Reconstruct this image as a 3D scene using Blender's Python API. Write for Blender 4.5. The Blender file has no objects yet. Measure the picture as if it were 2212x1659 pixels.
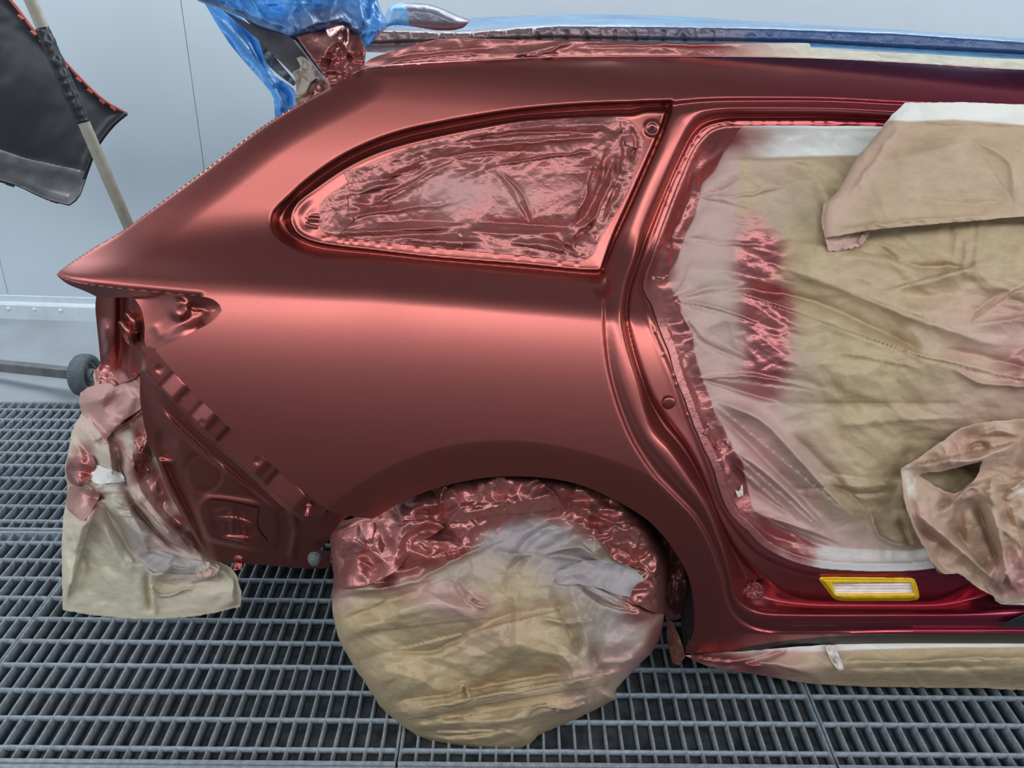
import bpy, bmesh, math, random
import numpy as np

# ------------------------------------------------------------------ camera, world, lights, exposure
SC = bpy.context.scene
COL = SC.collection
F_PX, PITCH, ROLL, CAM_H = 1900.0, 0.436, 0.008, 1.60     # focal length in pixels of a 2212 wide frame

cam_data = bpy.data.cameras.new('camera')
cam_data.sensor_width = 36.0
cam_data.lens = 36.0 * F_PX / 2212.0
cam_data.clip_start = 0.05
cam = bpy.data.objects.new('camera', cam_data)
COL.objects.link(cam)
cp, sp = math.cos(PITCH), math.sin(PITCH)
FW = np.array([0.0, cp, -sp])
U0 = np.array([0.0, sp, cp])
R0 = np.array([1.0, 0.0, 0.0])
RT = R0 * math.cos(ROLL) + U0 * math.sin(ROLL)
UP = U0 * math.cos(ROLL) - R0 * math.sin(ROLL)
from mathutils import Matrix, Vector
cam.matrix_world = Matrix(((RT[0], UP[0], -FW[0], 0), (RT[1], UP[1], -FW[1], 0), (RT[2], UP[2], -FW[2], CAM_H), (0, 0, 0, 1)))
SC.camera = cam

SC.view_settings.view_transform = 'Standard'
SC.view_settings.look = 'None'
SC.view_settings.gamma = 1.0
SC.view_settings.use_curve_mapping = False
SC.view_settings.exposure = 0.36

cy = getattr(SC, 'cycles', None)
if cy is not None:                      # a closed booth needs only a few bounces
    cy.max_bounces = 5
    cy.diffuse_bounces = 3
    cy.glossy_bounces = 3
    cy.transmission_bounces = 2
    cy.caustics_reflective = False
    cy.caustics_refractive = False
    cy.use_light_tree = False

world = bpy.data.worlds.new('booth_air')
SC.world = world
world.use_nodes = True
world.node_tree.nodes['Background'].inputs[0].default_value = (0.75, 0.82, 0.9, 1)
world.node_tree.nodes['Background'].inputs[1].default_value = 0.05

CEIL = 2.95
WALL_FRONT, WALL_BACK, WALL_L, WALL_R = -1.25, 4.15, -4.6, 4.6
LIGHT_POWER = 10.5


# ------------------------------------------------------------------ geometry helpers
def ray(px, py):
    u = (np.asarray(px, float) - 1106.0) / F_PX
    v = (829.5 - np.asarray(py, float)) / F_PX
    return (RT[0] * u + UP[0] * v + FW[0], RT[1] * u + UP[1] * v + FW[1], RT[2] * u + UP[2] * v + FW[2])


def at(px, py, Y):
    """the point of depth Y that is seen at a pixel"""
    dx, dy, dz = ray(px, py)
    t = Y / dy
    return (dx * t, dy * t, CAM_H + dz * t)


def at_floor(px, py, z=0.0):
    dx, dy, dz = ray(px, py)
    t = (z - CAM_H) / dz
    return (dx * t, dy * t, z)


def smooth(pts, n=5, closed=True):
    """Catmull-Rom through the points; a point given twice is a corner"""
    P = [np.array(p, float) for p in pts]
    N = len(P)
    out = []
    rng = range(N) if closed else range(N - 1)
    for i in rng:
        p1, p2 = P[i], P[(i + 1) % N]
        if np.allclose(p1, p2):
            continue
        p0 = P[(i - 1) % N] if (closed or i > 0) else p1
        p3 = P[(i + 2) % N] if (closed or i < N - 2) else p2
        d0, d1, d2 = [max(np.linalg.norm(b - a), 1e-6) for a, b in ((p0, p1), (p1, p2), (p2, p3))]
        m1 = (p2 - p0) / (d0 + d1) * d1 if not np.allclose(p0, p1) else (p2 - p1)
        m2 = (p3 - p1) / (d1 + d2) * d1 if not np.allclose(p2, p3) else (p2 - p1)
        k = max(1, min(n, int(d1 / 9)))
        for j in range(k):
            t = j / k
            t2, t3 = t * t, t * t * t
            out.append((2 * t3 - 3 * t2 + 1) * p1 + (t3 - 2 * t2 + t) * m1 + (-2 * t3 + 3 * t2) * p2 + (t3 - t2) * m2)
    if not closed:
        out.append(P[-1])
    return np.array(out)


def sdist(poly, X, Y):
    """signed distance to a closed polygon, positive inside"""
    shp = X.shape
    x, y = X.ravel().astype(np.float32), Y.ravel().astype(np.float32)
    P = np.asarray(poly, np.float32)
    Q = np.roll(P, -1, 0)
    res = np.empty_like(x)
    for c in range(0, len(x), 30000):
        xs, ys = x[c:c + 30000], y[c:c + 30000]
        best = np.full_like(xs, 1e12)
        ins = np.zeros(xs.shape, bool)
        for (ax, ay), (bx, by) in zip(P, Q):
            ex, ey = bx - ax, by - ay
            wx, wy = xs - ax, ys - ay
            L = ex * ex + ey * ey
            if L < 1e-9:
                continue
            t = np.clip((wx * ex + wy * ey) / L, 0, 1)
            ddx, ddy = wx - t * ex, wy - t * ey
            np.minimum(best, ddx * ddx + ddy * ddy, out=best)
            if ay != by:
                ins ^= ((ay > ys) != (by > ys)) & (xs < ex * (ys - ay) / (by - ay) + ax)
        res[c:c + 30000] = np.where(ins, 1, -1) * np.sqrt(best)
    return res.reshape(shp).astype(float)


def udist(line, X, Y):
    """distance to an open polyline, and the position 0..1 along it"""
    P = np.asarray(line, float)
    seg = np.linalg.norm(np.diff(P, axis=0), axis=1)
    tot = seg.sum()
    acc = 0.0
    best = np.full(X.shape, 1e12)
    pos = np.zeros(X.shape)
    for i in range(len(P) - 1):
        ax, ay = P[i]
        ex, ey = P[i + 1] - P[i]
        L = ex * ex + ey * ey
        if L < 1e-9:
            continue
        t = np.clip(((X - ax) * ex + (Y - ay) * ey) / L, 0, 1)
        d = (X - ax - t * ex) ** 2 + (Y - ay - t * ey) ** 2
        k = d < best
        best = np.where(k, d, best)
        pos = np.where(k, (acc + t * seg[i]) / tot, pos)
        acc += seg[i]
    return np.sqrt(best), pos


def blur(a, s):
    if s <= 0:
        return a
    r = int(3 * s + 1)
    k = np.exp(-0.5 * (np.arange(-r, r + 1) / s) ** 2)
    k /= k.sum()
    b = np.pad(a, ((r, r), (0, 0)), 'edge')
    b = sum(k[i] * b[i:i + a.shape[0]] for i in range(2 * r + 1))
    c = np.pad(b, ((0, 0), (r, r)), 'edge')
    return sum(k[i] * c[:, i:i + a.shape[1]] for i in range(2 * r + 1))


def sstep(a, b, x):
    t = np.clip((x - a) / (b - a), 0, 1)
    return t * t * (3 - 2 * t)


def hsh(i, j, seed):
    i = i.astype(np.int64)
    j = j.astype(np.int64)
    h = (i * 374761393 + j * 668265263 + seed * 974634777) & 0xFFFFFFFF
    h = ((h ^ (h >> 13)) * 1274126177) & 0xFFFFFFFF
    h = ((h ^ (h >> 16)) * 2246822519) & 0xFFFFFFFF
    h ^= h >> 15
    return (h & 0xFFFFFF) / float(0xFFFFFF) * 2 - 1


def vnoise(x, y, seed):
    i, j = np.floor(x), np.floor(y)
    u, v = x - i, y - j
    u, v = u * u * (3 - 2 * u), v * v * (3 - 2 * v)
    a, b = hsh(i, j, seed), hsh(i + 1, j, seed)
    c, d = hsh(i, j + 1, seed), hsh(i + 1, j + 1, seed)
    return (a * (1 - u) + b * u) * (1 - v) + (c * (1 - u) + d * u) * v


def fbm(x, y, s, seed, o=4):
    r, a = 0, 1.0
    for k in range(o):
        r = r + a * vnoise(x / s * 2 ** k + 7.3 * k, y / s * 2 ** k + 3.1 * k, seed + k)
        a *= 0.5
    return r


def facet(x, y, seed):
    """flat triangles between random heights: the planes of crushed paper"""
    k = (x + y) * 0.366
    a, b = x + k, y + k
    i, j = np.floor(a), np.floor(b)
    u, v = a - i, b - j
    h00, h11 = hsh(i, j, seed), hsh(i + 1, j + 1, seed)
    hm = np.where(u > v, hsh(i + 1, j, seed), hsh(i, j + 1, seed))
    hi, lo = np.maximum(u, v), np.minimum(u, v)
    return h00 * (1 - hi) + hm * (hi - lo) + h11 * lo


def crumple(x, y, s, seed, o=3, stretch=1.0, ang=0.0, warp=0.6, fall=0.5):
    c, n = math.cos(ang), math.sin(ang)
    a, b = (x * c + y * n) / stretch, (-x * n + y * c)
    a = a + warp * s * vnoise(x / s * 0.9, y / s * 0.9, seed + 50)
    b = b + warp * s * vnoise(x / s * 0.9 + 9, y / s * 0.9 + 4, seed + 51)
    r, amp = 0, 1.0
    for k in range(o):
        r = r + amp * facet(a / s * 2.1 ** k, b / s * 2.1 ** k, seed + 7 * k)
        amp *= fall
    return r


def folds(X, Y, lst, gain=1.7):
    """ridges (positive, towards the viewer) and valleys along traced lines: (points, half width, height[, kind]); one flank is steeper"""
    r = np.zeros(X.shape)
    for n, f in enumerate(lst):
        pts, w, h = f[0], f[1], f[2]
        kind = f[3] if len(f) > 3 else 'soft'
        P = smooth(pts, 4, False) if len(pts) > 2 else np.array(pts, float)
        m = 4.5 * w + 4
        x0, y0 = P.min(0) - m
        x1, y1 = P.max(0) + m
        c = np.where((X[0] >= x0) & (X[0] <= x1))[0]
        q = np.where((Y[:, 0] >= y0) & (Y[:, 0] <= y1))[0]
        if not len(c) or not len(q):
            continue
        sl = (slice(q[0], q[-1] + 1), slice(c[0], c[-1] + 1))
        x, y = X[sl], Y[sl]
        wob = 3.0 * vnoise(x / 22, y / 22, 40 + n)
        d, p = udist(P, x + wob, y + .8 * wob)
        # side of the line, for the steep flank
        ax, ay = P[0]
        bx, by = P[-1]
        side = np.sign((x - ax) * (by - ay) - (y - ay) * (bx - ax)) * (1 if n % 2 else -1)
        k = np.where(side > 0, .55, 1.35)
        tp = np.clip(np.minimum(p, 1 - p) * 5, 0, 1) if kind != 'fan' else np.clip((1 - p) * 1.6, 0, 1) * np.clip(p * 12 + 0.3, 0, 1)
        ww = w * k if kind != 'fan' else w * k * (0.25 + 0.9 * p)
        if kind == 'sharp':
            g = np.maximum(0, 1 - d / (w * k))
        else:
            g = np.exp(-(d / ww) ** 1.35)
        r[sl] += gain * h * g * tp
    return r


def blobs(X, Y, lst, seed=3, rough=0.35):
    """overspray clouds: (x, y, rx, ry, angle, strength)"""
    r = np.zeros(X.shape)
    nz = 1 + rough * fbm(X, Y, 60, seed, 4)
    for (x, y, rx, ry, an, s) in lst:
        c, n = math.cos(math.radians(an)), math.sin(math.radians(an))
        a, b = ((X - x) * c + (Y - y) * n) / rx, (-(X - x) * n + (Y - y) * c) / ry
        r = np.maximum(r, s * np.exp(-(a * a + b * b) ** 1.2 * nz))
    return r


def inset_round(d, w, R):
    """edge of width w pixels that rolls back by R metres"""
    k = np.clip(1 - d / w, 0, 1)
    return R * (1 - np.sqrt(np.clip(1 - k * k, 0, 1)))


# ------------------------------------------------------------------ object helpers
def link(o, parent=None):
    COL.objects.link(o)
    if parent is not None:
        o.parent = parent
    return o


def tag(o, label=None, cat=None, group=None, kind=None):
    if label: o['label'] = label
    if cat: o['category'] = cat
    if group: o['group'] = group
    if kind: o['kind'] = kind
    return o


def empty(name, label=None, cat=None, group=None, kind=None, loc=(0, 0, 0)):
    o = bpy.data.objects.new(name, None)
    o.location = loc
    o.empty_display_size = 0.05
    link(o)
    return tag(o, label, cat, group, kind)


def pydata(name, verts, faces, mat, parent=None, smooth_=False):
    me = bpy.data.meshes.new(name)
    me.from_pydata([tuple(map(float, v)) for v in verts], [], faces)
    me.materials.append(mat)
    if smooth_:
        me.polygons.foreach_set('use_smooth', [True] * len(me.polygons))
    me.update()
    return link(bpy.data.objects.new(name, me), parent)


def bm_obj(name, bm, mat, parent=None, smooth_=False):
    me = bpy.data.meshes.new(name)
    bm.normal_update()
    bm.to_mesh(me)
    bm.free()
    me.materials.append(mat)
    if smooth_:
        me.polygons.foreach_set('use_smooth', [True] * len(me.polygons))
    return link(bpy.data.objects.new(name, me), parent)


def box_bm(bm, x0, x1, y0, y1, z0, z1, bevel=0.0):
    r = bmesh.ops.create_cube(bm, size=1.0)
    for v in r['verts']:
        v.co = Vector(((v.co.x + .5) * (x1 - x0) + x0, (v.co.y + .5) * (y1 - y0) + y0, (v.co.z + .5) * (z1 - z0) + z0))
    if bevel:
        es = list({e for v in r['verts'] for e in v.link_edges})
        bmesh.ops.bevel(bm, geom=es, offset=bevel, segments=2, affect='EDGES', profile=0.6)
    return bm


def tube_bm(bm, pts, rad, seg=12, cap=True):
    pts = [Vector(p) for p in pts]
    rads = rad if hasattr(rad, '__len__') else [rad] * len(pts)
    rings = []
    d0 = (pts[1] - pts[0]).normalized()
    ref = Vector((0, 0, 1)) if abs(d0.z) < 0.9 else Vector((1, 0, 0))
    for i, p in enumerate(pts):
        d = (pts[min(i + 1, len(pts) - 1)] - pts[max(i - 1, 0)]).normalized()
        a = d.cross(ref).normalized()
        b = d.cross(a).normalized()
        rings.append([bm.verts.new(p + (a * math.cos(2 * math.pi * k / seg) + b * math.sin(2 * math.pi * k / seg)) * rads[i]) for k in range(seg)])
    for r0, r1 in zip(rings, rings[1:]):
        for k in range(seg):
            bm.faces.new((r0[k], r0[(k + 1) % seg], r1[(k + 1) % seg], r1[k]))
    if cap:
        bm.faces.new(list(reversed(rings[0])))
        bm.faces.new(rings[-1])
    return bm


def lathe_bm(bm, prof, seg=24):
    """profile of (radius, height) turned about z"""
    rings = []
    for r, h in prof:
        rings.append([bm.verts.new((r * math.cos(2 * math.pi * k / seg), r * math.sin(2 * math.pi * k / seg), h)) for k in range(seg)] if r > 1e-6 else [bm.verts.new((0, 0, h))])
    for a, b in zip(rings, rings[1:]):
        for k in range(seg):
            q = (k + 1) % seg
            if len(a) == 1 and len(b) > 1:
                bm.faces.new((a[0], b[q], b[k]))
            elif len(b) == 1 and len(a) > 1:
                bm.faces.new((a[k], a[q], b[0]))
            elif len(a) > 1:
                bm.faces.new((a[k], a[q], b[q], b[k]))
    return bm


def grid(x0, y0, x1, y1, step):
    xs = np.arange(x0, x1 + step * .5, step, dtype=float)
    ys = np.arange(y0, y1 + step * .5, step, dtype=float)
    return np.meshgrid(xs, ys)


def sheet(name, PX, PY, DEP, mask, mat, parent=None, attrs=None, thick=0.0):
    """a pressed or folded sheet: depth DEP sampled where the pixel rays PX, PY meet it, cut along mask = 0"""
    dx, dy, dz = ray(PX, PY)
    t = DEP / dy
    P = np.stack([dx * t, dy * t, CAM_H + dz * t], -1)
    H, W = PX.shape
    attrs = attrs or {}
    A = {k: v for k, v in attrs.items()}
    inside = mask > 0
    c = inside[:-1, :-1].astype(int) + inside[:-1, 1:] + inside[1:, 1:] + inside[1:, :-1]
    idx = -np.ones((H, W), int)
    full = c == 4
    part = (c > 0) & (c < 4)
    need = np.zeros((H, W), bool)
    anyc = c > 0
    need[:-1, :-1] |= anyc; need[:-1, 1:] |= anyc; need[1:, 1:] |= anyc; need[1:, :-1] |= anyc
    need &= inside
    ii = np.argwhere(need)
    idx[need] = np.arange(len(ii))
    verts = [P[need]]
    avals = {k: [v[need]] for k, v in A.items()}
    q = np.argwhere(full)
    quads = np.stack([idx[q[:, 0], q[:, 1]], idx[q[:, 0] + 1, q[:, 1]], idx[q[:, 0] + 1, q[:, 1] + 1], idx[q[:, 0], q[:, 1] + 1]], 1)
    extra, ecache, polys = [], {}, []
    eav = {k: [] for k in A}
    n0 = len(ii)
    for (r, s) in np.argwhere(part):
        ring = [(r, s), (r + 1, s), (r + 1, s + 1), (r, s + 1)]
        poly = []
        for a, b in zip(ring, ring[1:] + ring[:1]):
            ia, ib = inside[a], inside[b]
            if ia:
                poly.append(idx[a])
            if ia != ib:
                key = (a, b) if a < b else (b, a)
                if key not in ecache:
                    k0, k1 = key
                    m0, m1 = mask[k0], mask[k1]
                    f = m0 / (m0 - m1)
                    ecache[key] = n0 + len(extra)
                    extra.append(P[k0] * (1 - f) + P[k1] * f)
                    for k in A:
                        eav[k].append(A[k][k0] * (1 - f) + A[k][k1] * f)
                poly.append(ecache[key])
        if len(poly) >= 3:
            polys.append(poly)
    V = np.concatenate([verts[0], np.array(extra).reshape(-1, 3)])
    me = bpy.data.meshes.new(name)
    nl = len(quads) * 4 + sum(len(p) for p in polys)
    me.vertices.add(len(V))
    me.vertices.foreach_set('co', V.ravel())
    me.loops.add(nl)
    lv = np.concatenate([quads.ravel()] + [np.array(p) for p in polys]) if len(polys) else quads.ravel()
    me.loops.foreach_set('vertex_index', lv.astype(np.int32))
    sizes = np.concatenate([np.full(len(quads), 4), np.array([len(p) for p in polys], int)]).astype(np.int32)
    starts = np.concatenate([[0], np.cumsum(sizes)[:-1]]).astype(np.int32)
    me.polygons.add(len(sizes))
    me.polygons.foreach_set('loop_start', starts)
    me.polygons.foreach_set('use_smooth', np.ones(len(sizes), bool))
    me.update(calc_edges=True)
    for k in A:
        at_ = me.attributes.new(k, 'FLOAT', 'POINT')
        at_.data.foreach_set('value', np.concatenate([avals[k][0], np.array(eav[k])]).astype(np.float32))
    me.materials.append(mat)
    o = link(bpy.data.objects.new(name, me), parent)
    if thick:
        m = o.modifiers.new('thickness', 'SOLIDIFY')
        m.thickness = thick
        m.offset = -1
    return o


# ------------------------------------------------------------------ materials
def new_mat(name):
    m = bpy.data.materials.new(name)
    m.use_nodes = True
    nt = m.node_tree
    return m, nt, nt.nodes['Principled BSDF']


def node(nt, t, **kw):
    n = nt.nodes.new(t)
    for k, v in kw.items():
        if k in n.inputs.keys() if isinstance(k, str) else False:
            n.inputs[k].default_value = v
        else:
            setattr(n, k, v)
    return n


def noise_node(nt, scale, detail=3, rough=0.5, coord='Object', stretch=None):
    tc = nt.nodes.new('ShaderNodeTexCoord')
    n = nt.nodes.new('ShaderNodeTexNoise')
    n.inputs['Scale'].default_value = scale
    n.inputs['Detail'].default_value = detail
    n.inputs['Roughness'].default_value = rough
    if stretch:
        mp = nt.nodes.new('ShaderNodeMapping')
        mp.inputs['Scale'].default_value = stretch
        nt.links.new(tc.outputs[coord], mp.inputs[0])
        nt.links.new(mp.outputs[0], n.inputs[0])
    else:
        nt.links.new(tc.outputs[coord], n.inputs[0])
    return n


def bump(nt, bs, src, strength, dist=0.001):
    b = nt.nodes.new('ShaderNodeBump')
    b.inputs['Strength'].default_value = strength
    b.inputs['Distance'].default_value = dist
    nt.links.new(src, b.inputs['Height'])
    nt.links.new(b.outputs[0], bs.inputs['Normal'])
    return b


def mixc(nt, fac, a, b):
    m = nt.nodes.new('ShaderNodeMix')
    m.data_type = 'RGBA'
    for sock, val in ((m.inputs[0], fac), (m.inputs[6], a), (m.inputs[7], b)):
        if isinstance(val, bpy.types.NodeSocket):
            nt.links.new(val, sock)
        else:
            sock.default_value = val if not isinstance(val, tuple) or len(val) == 4 else (*val, 1)
    return m.outputs[2]


def ramp(nt, src, stops):
    r = nt.nodes.new('ShaderNodeValToRGB')
    el = r.color_ramp.elements
    while len(el) < len(stops):
        el.new(0.5)
    for e, (p, c) in zip(el, stops):
        e.position = p
        e.color = c if len(c) == 4 else (*c, 1)
    nt.links.new(src, r.inputs[0])
    return r.outputs[0]


def simple(name, col, rough=0.5, metal=0.0, var=0.15, nscale=40, bmp=0.0, bscale=120, spec=0.5):
    m, nt, bs = new_mat(name)
    n = noise_node(nt, nscale, 2)
    d = tuple(c * (1 - var) for c in col)
    e = tuple(min(1, c * (1 + var)) for c in col)
    nt.links.new(ramp(nt, n.outputs[0], [(0.3, d), (0.7, e)]), bs.inputs['Base Color'])
    bs.inputs['Roughness'].default_value = rough
    bs.inputs['Metallic'].default_value = metal
    bs.inputs['Specular IOR Level'].default_value = spec
    if bmp:
        b = noise_node(nt, bscale, 2)
        bump(nt, bs, b.outputs[0], bmp)
    return m


PAINT_COPPER = (0.345, 0.092, 0.078)
PAINT_CRIMSON = (0.33, 0.036, 0.068)


SPRAY_COPPER = (0.43, 0.155, 0.138)
SPRAY_CRIMSON = (0.37, 0.085, 0.105)


def paint_colour(nt, a=PAINT_COPPER, b=PAINT_CRIMSON):
    """fresh copper red base coat that fades into the crimson of the older paint towards the front of the car"""
    g = nt.nodes.new('ShaderNodeNewGeometry')
    sx = nt.nodes.new('ShaderNodeSeparateXYZ')
    nt.links.new(g.outputs['Position'], sx.inputs[0])
    n = noise_node(nt, 5.0, 2)
    ad = nt.nodes.new('ShaderNodeMath')
    ad.operation = 'MULTIPLY_ADD'
    ad.inputs[1].default_value = 0.10
    nt.links.new(n.outputs[0], ad.inputs[0])
    nt.links.new(sx.outputs[0], ad.inputs[2])
    mr = nt.nodes.new('ShaderNodeMapRange')
    mr.inputs['From Min'].default_value = 0.34
    mr.inputs['From Max'].default_value = 1.0
    nt.links.new(ad.outputs[0], mr.inputs['Value'])
    return mixc(nt, mr.outputs[0], a, b)


def make_paint(name, rough=0.35, dark=None):
    m, nt, bs = new_mat(name)
    c = paint_colour(nt)
    if dark:
        c = mixc(nt, 1.0, c, dark)
    fl = noise_node(nt, 900, 2)
    c2 = mixc(nt, ramp(nt, fl.outputs[0], [(0.5, (0, 0, 0)), (0.8, (0.10, 0.10, 0.10))]), c, (0.95, 0.55, 0.5))
    nt.links.new(c2, bs.inputs['Base Color'])
    bs.inputs['Metallic'].default_value = 0.90
    bs.inputs['Roughness'].default_value = rough
    return m


def make_paper(name, kraft=(0.485, 0.355, 0.205), pale=(0.86, 0.83, 0.76), wr=0.5, bscale=38, rough=0.62, spray_rough=0.36):
    """brown masking paper; attributes: spray = red overspray, haze = thin grey-pink dust, white = pale tape"""
    m, nt, bs = new_mat(name)
    def attr(nm):
        a = nt.nodes.new('ShaderNodeAttribute')
        a.attribute_name = nm
        return a.outputs['Fac']
    fib = noise_node(nt, 26, 3, 0.65, stretch=(1, 1, 2.2))
    base = ramp(nt, fib.outputs[0], [(0.3, tuple(c * 0.88 for c in kraft)), (0.72, tuple(min(1, c * 1.10) for c in kraft))])
    base = mixc(nt, attr('white'), base, pale)
    base = mixc(nt, attr('haze'), base, (0.37, 0.315, 0.32))
    base = mixc(nt, attr('pink'), base, (0.62, 0.36, 0.33))
    base = mixc(nt, attr('orange'), base, (0.80, 0.42, 0.03))
    rm = nt.nodes.new('ShaderNodeMapRange')
    rm.interpolation_type = 'SMOOTHSTEP'
    rm.inputs['From Max'].default_value = 0.82
    nt.links.new(attr('spray'), rm.inputs['Value'])
    sp_ = rm.outputs[0]
    col = mixc(nt, sp_, base, paint_colour(nt, SPRAY_COPPER, SPRAY_CRIMSON))
    nt.links.new(col, bs.inputs['Base Color'])
    mm = nt.nodes.new('ShaderNodeMath')
    mm.operation = 'MULTIPLY'
    mm.inputs[1].default_value = 0.72
    nt.links.new(sp_, mm.inputs[0])
    nt.links.new(mm.outputs[0], bs.inputs['Metallic'])
    rr = nt.nodes.new('ShaderNodeMapRange')
    rr.inputs['To Min'].default_value = rough
    rr.inputs['To Max'].default_value = spray_rough
    nt.links.new(sp_, rr.inputs['Value'])
    nt.links.new(rr.outputs[0], bs.inputs['Roughness'])
    b1 = noise_node(nt, bscale, 4, 0.62, stretch=(1, 1, 1.6))
    bump(nt, bs, b1.outputs[0], wr, 0.004)
    return m


def make_film(name, col, spray=True, rough=0.18):
    """thin plastic sheeting, partly see-through"""
    m, nt, bs = new_mat(name)
    a = nt.nodes.new('ShaderNodeAttribute')
    a.attribute_name = 'spray'
    n = noise_node(nt, 9, 4)
    c = ramp(nt, n.outputs[0], [(0.3, tuple(x * 0.75 for x in col)), (0.7, tuple(min(1, x * 1.2) for x in col))])
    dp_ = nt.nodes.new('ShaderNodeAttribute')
    dp_.attribute_name = 'rail_shade'
    c = mixc(nt, dp_.outputs['Fac'], c, (0.055, 0.12, 0.30))  # darker blue paints the shade on the rail's side into the film
    c = mixc(nt, a.outputs['Fac'], c, (0.36, 0.235, 0.215))
    nt.links.new(c, bs.inputs['Base Color'])
    bs.inputs['Roughness'].default_value = rough
    bs.inputs['Specular IOR Level'].default_value = 0.75
    mm = nt.nodes.new('ShaderNodeMath')
    mm.operation = 'MULTIPLY'
    mm.inputs[1].default_value = 0.3
    nt.links.new(a.outputs['Fac'], mm.inputs[0])
    nt.links.new(mm.outputs[0], bs.inputs['Metallic'])
    tr = nt.nodes.new('ShaderNodeBsdfTranslucent')
    nt.links.new(c, tr.inputs[0])
    mx = nt.nodes.new('ShaderNodeMixShader')
    mx.inputs[0].default_value = 0.30
    nt.links.new(bs.outputs[0], mx.inputs[1])
    nt.links.new(tr.outputs[0], mx.inputs[2])
    nt.links.new(mx.outputs[0], nt.nodes['Material Output'].inputs[0])
    b1 = noise_node(nt, 34, 6, 0.65)
    bump(nt, bs, b1.outputs[0], 0.6, 0.006)
    return m


M = {}
M['paint'] = make_paint('base_coat')
M['paint_edge'] = make_paint('base_coat_satin', 0.31)
M['paper'] = make_paper('masking_paper')
M['paper_tight'] = make_paper('masking_paper_tight', wr=0.35, bscale=55)
M['tape'] = make_paper('masking_tape', kraft=(0.80, 0.76, 0.62), wr=0.3, bscale=60, rough=0.5)
M['film_blue'] = make_film('blue_film', (0.13, 0.43, 0.92))
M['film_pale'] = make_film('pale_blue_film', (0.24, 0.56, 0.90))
M['film_grey'] = make_film('smoke_film', (0.10, 0.13, 0.18), rough=0.3)
M['black'] = simple('black_void', (0.012, 0.011, 0.012), 0.8)
M['under'] = simple('underbody_coating', (0.035, 0.02, 0.022), 0.7, bmp=0.3)
M['grate'] = simple('dusty_grating_steel', (0.30, 0.335, 0.37), 0.75, 0.1, 0.22, 60, 0.7, 300, 0.3)
M['mat'] = simple('floor_filter_mat', (0.125, 0.130, 0.138), 0.95, 0, 0.45, 30, 0.9, 90, 0.1)
M['concrete'] = simple('painted_concrete', (0.34, 0.375, 0.40), 0.6, 0, 0.10, 5, 0.35, 40)
M['wall'] = simple('booth_wall_paint', (0.66, 0.735, 0.80), 0.38, 0, 0.02, 2, 0.02, 20)
M['wall_far'] = simple('darkened_booth_wall', (0.30, 0.33, 0.36), 0.45, 0, 0.05, 2)  # unseen front wall, darkened to cut the fill light on the car
M['wall_trim'] = simple('booth_wall_trim', (0.70, 0.77, 0.82), 0.45, 0, 0.05, 20, 0.25, 120)
M['ceiling'] = simple('ceiling_filter', (0.36, 0.39, 0.42), 0.95, 0, 0.04, 20)
M['white'] = simple('lamp_frame_white', (0.8, 0.82, 0.84), 0.4)
M['seam'] = simple('seam_gasket', (0.62, 0.67, 0.71), 0.7)
M['rubber'] = simple('grey_rubber', (0.11, 0.125, 0.135), 0.7, 0, 0.15, 50, 0.4, 200)
M['hub'] = simple('grey_plastic_hub', (0.16, 0.175, 0.19), 0.5, 0, 0.1)
M['steel'] = simple('dusty_steel_bar', (0.22, 0.215, 0.215), 0.45, 0.6, 0.2, 20)
M['bolt'] = simple('zinc_bolt', (0.55, 0.55, 0.55), 0.35, 0.9)
M['plastic_dark'] = simple('black_moulded_plastic', (0.020, 0.021, 0.026), 0.42, 0, 0.2, 6, 0.1, 30)
M['sill_shade_black'] = simple('shaded_sill_black', (0.014, 0.009, 0.012), 0.5, 0, 0.1, 10)  # shade under the painted sill, put in as a black colour
M['plastic_grey'] = simple('worn_grey_flange', (0.20, 0.19, 0.20), 0.32, 0.2, 0.35, 14, 0.1, 60)
M['wood'] = simple('overspray_covered_pole', (0.27, 0.245, 0.195), 0.6, 0, 0.15, 30)
M['blacktape'] = simple('black_adhesive_tape', (0.018, 0.019, 0.022), 0.28, 0, 0.2, 30, 0.8, 70)
M['yellow'] = simple('yellow_tape', (0.90, 0.52, 0.015), 0.42, 0, 0.12, 30, 0.5, 80)
M['vent_white'] = simple('pale_vent_tape', (0.80, 0.66, 0.60), 0.5, 0, 0.12, 30, 0.5, 90)

em, nt_, bs_ = new_mat('lamp_diffuser')
bs_.inputs['Base Color'].default_value = (0.9, 0.93, 1, 1)
bs_.inputs['Emission Color'].default_value = (0.90, 0.955, 1.0, 1)
bs_.inputs['Emission Strength'].default_value = LIGHT_POWER
em.cycles.emission_sampling = 'FRONT'
M['lamp'] = em


# ------------------------------------------------------------------ the booth: walls, ceiling, lamps, floor
def structure(o, label=None):
    o['kind'] = 'structure'
    if label:
        o['label'] = label
    return o


def slab(name, x0, x1, y0, y1, z0, z1, mat, parent=None, bevel=0.0):
    return bm_obj(name, box_bm(bmesh.new(), x0, x1, y0, y1, z0, z1, bevel), mat, parent)


structure(slab('ceiling', WALL_L, WALL_R, WALL_FRONT, WALL_BACK + .5, CEIL, CEIL + .05, M['ceiling']), 'pale filter ceiling of the spray booth')
structure(slab('wall_front', WALL_L, WALL_R, WALL_FRONT - .05, WALL_FRONT, -.3, CEIL, M['wall_far']), 'booth wall behind the viewer, darkened to cut the fill light')
structure(slab('wall_left', WALL_L - .05, WALL_L, WALL_FRONT, WALL_BACK + .5, -.3, CEIL, M['wall']), 'white booth end wall behind the tail')
structure(slab('wall_right', WALL_R, WALL_R + .05, WALL_FRONT, WALL_BACK + .5, -.3, CEIL, M['wall']), 'white booth end wall ahead of the car')

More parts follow.
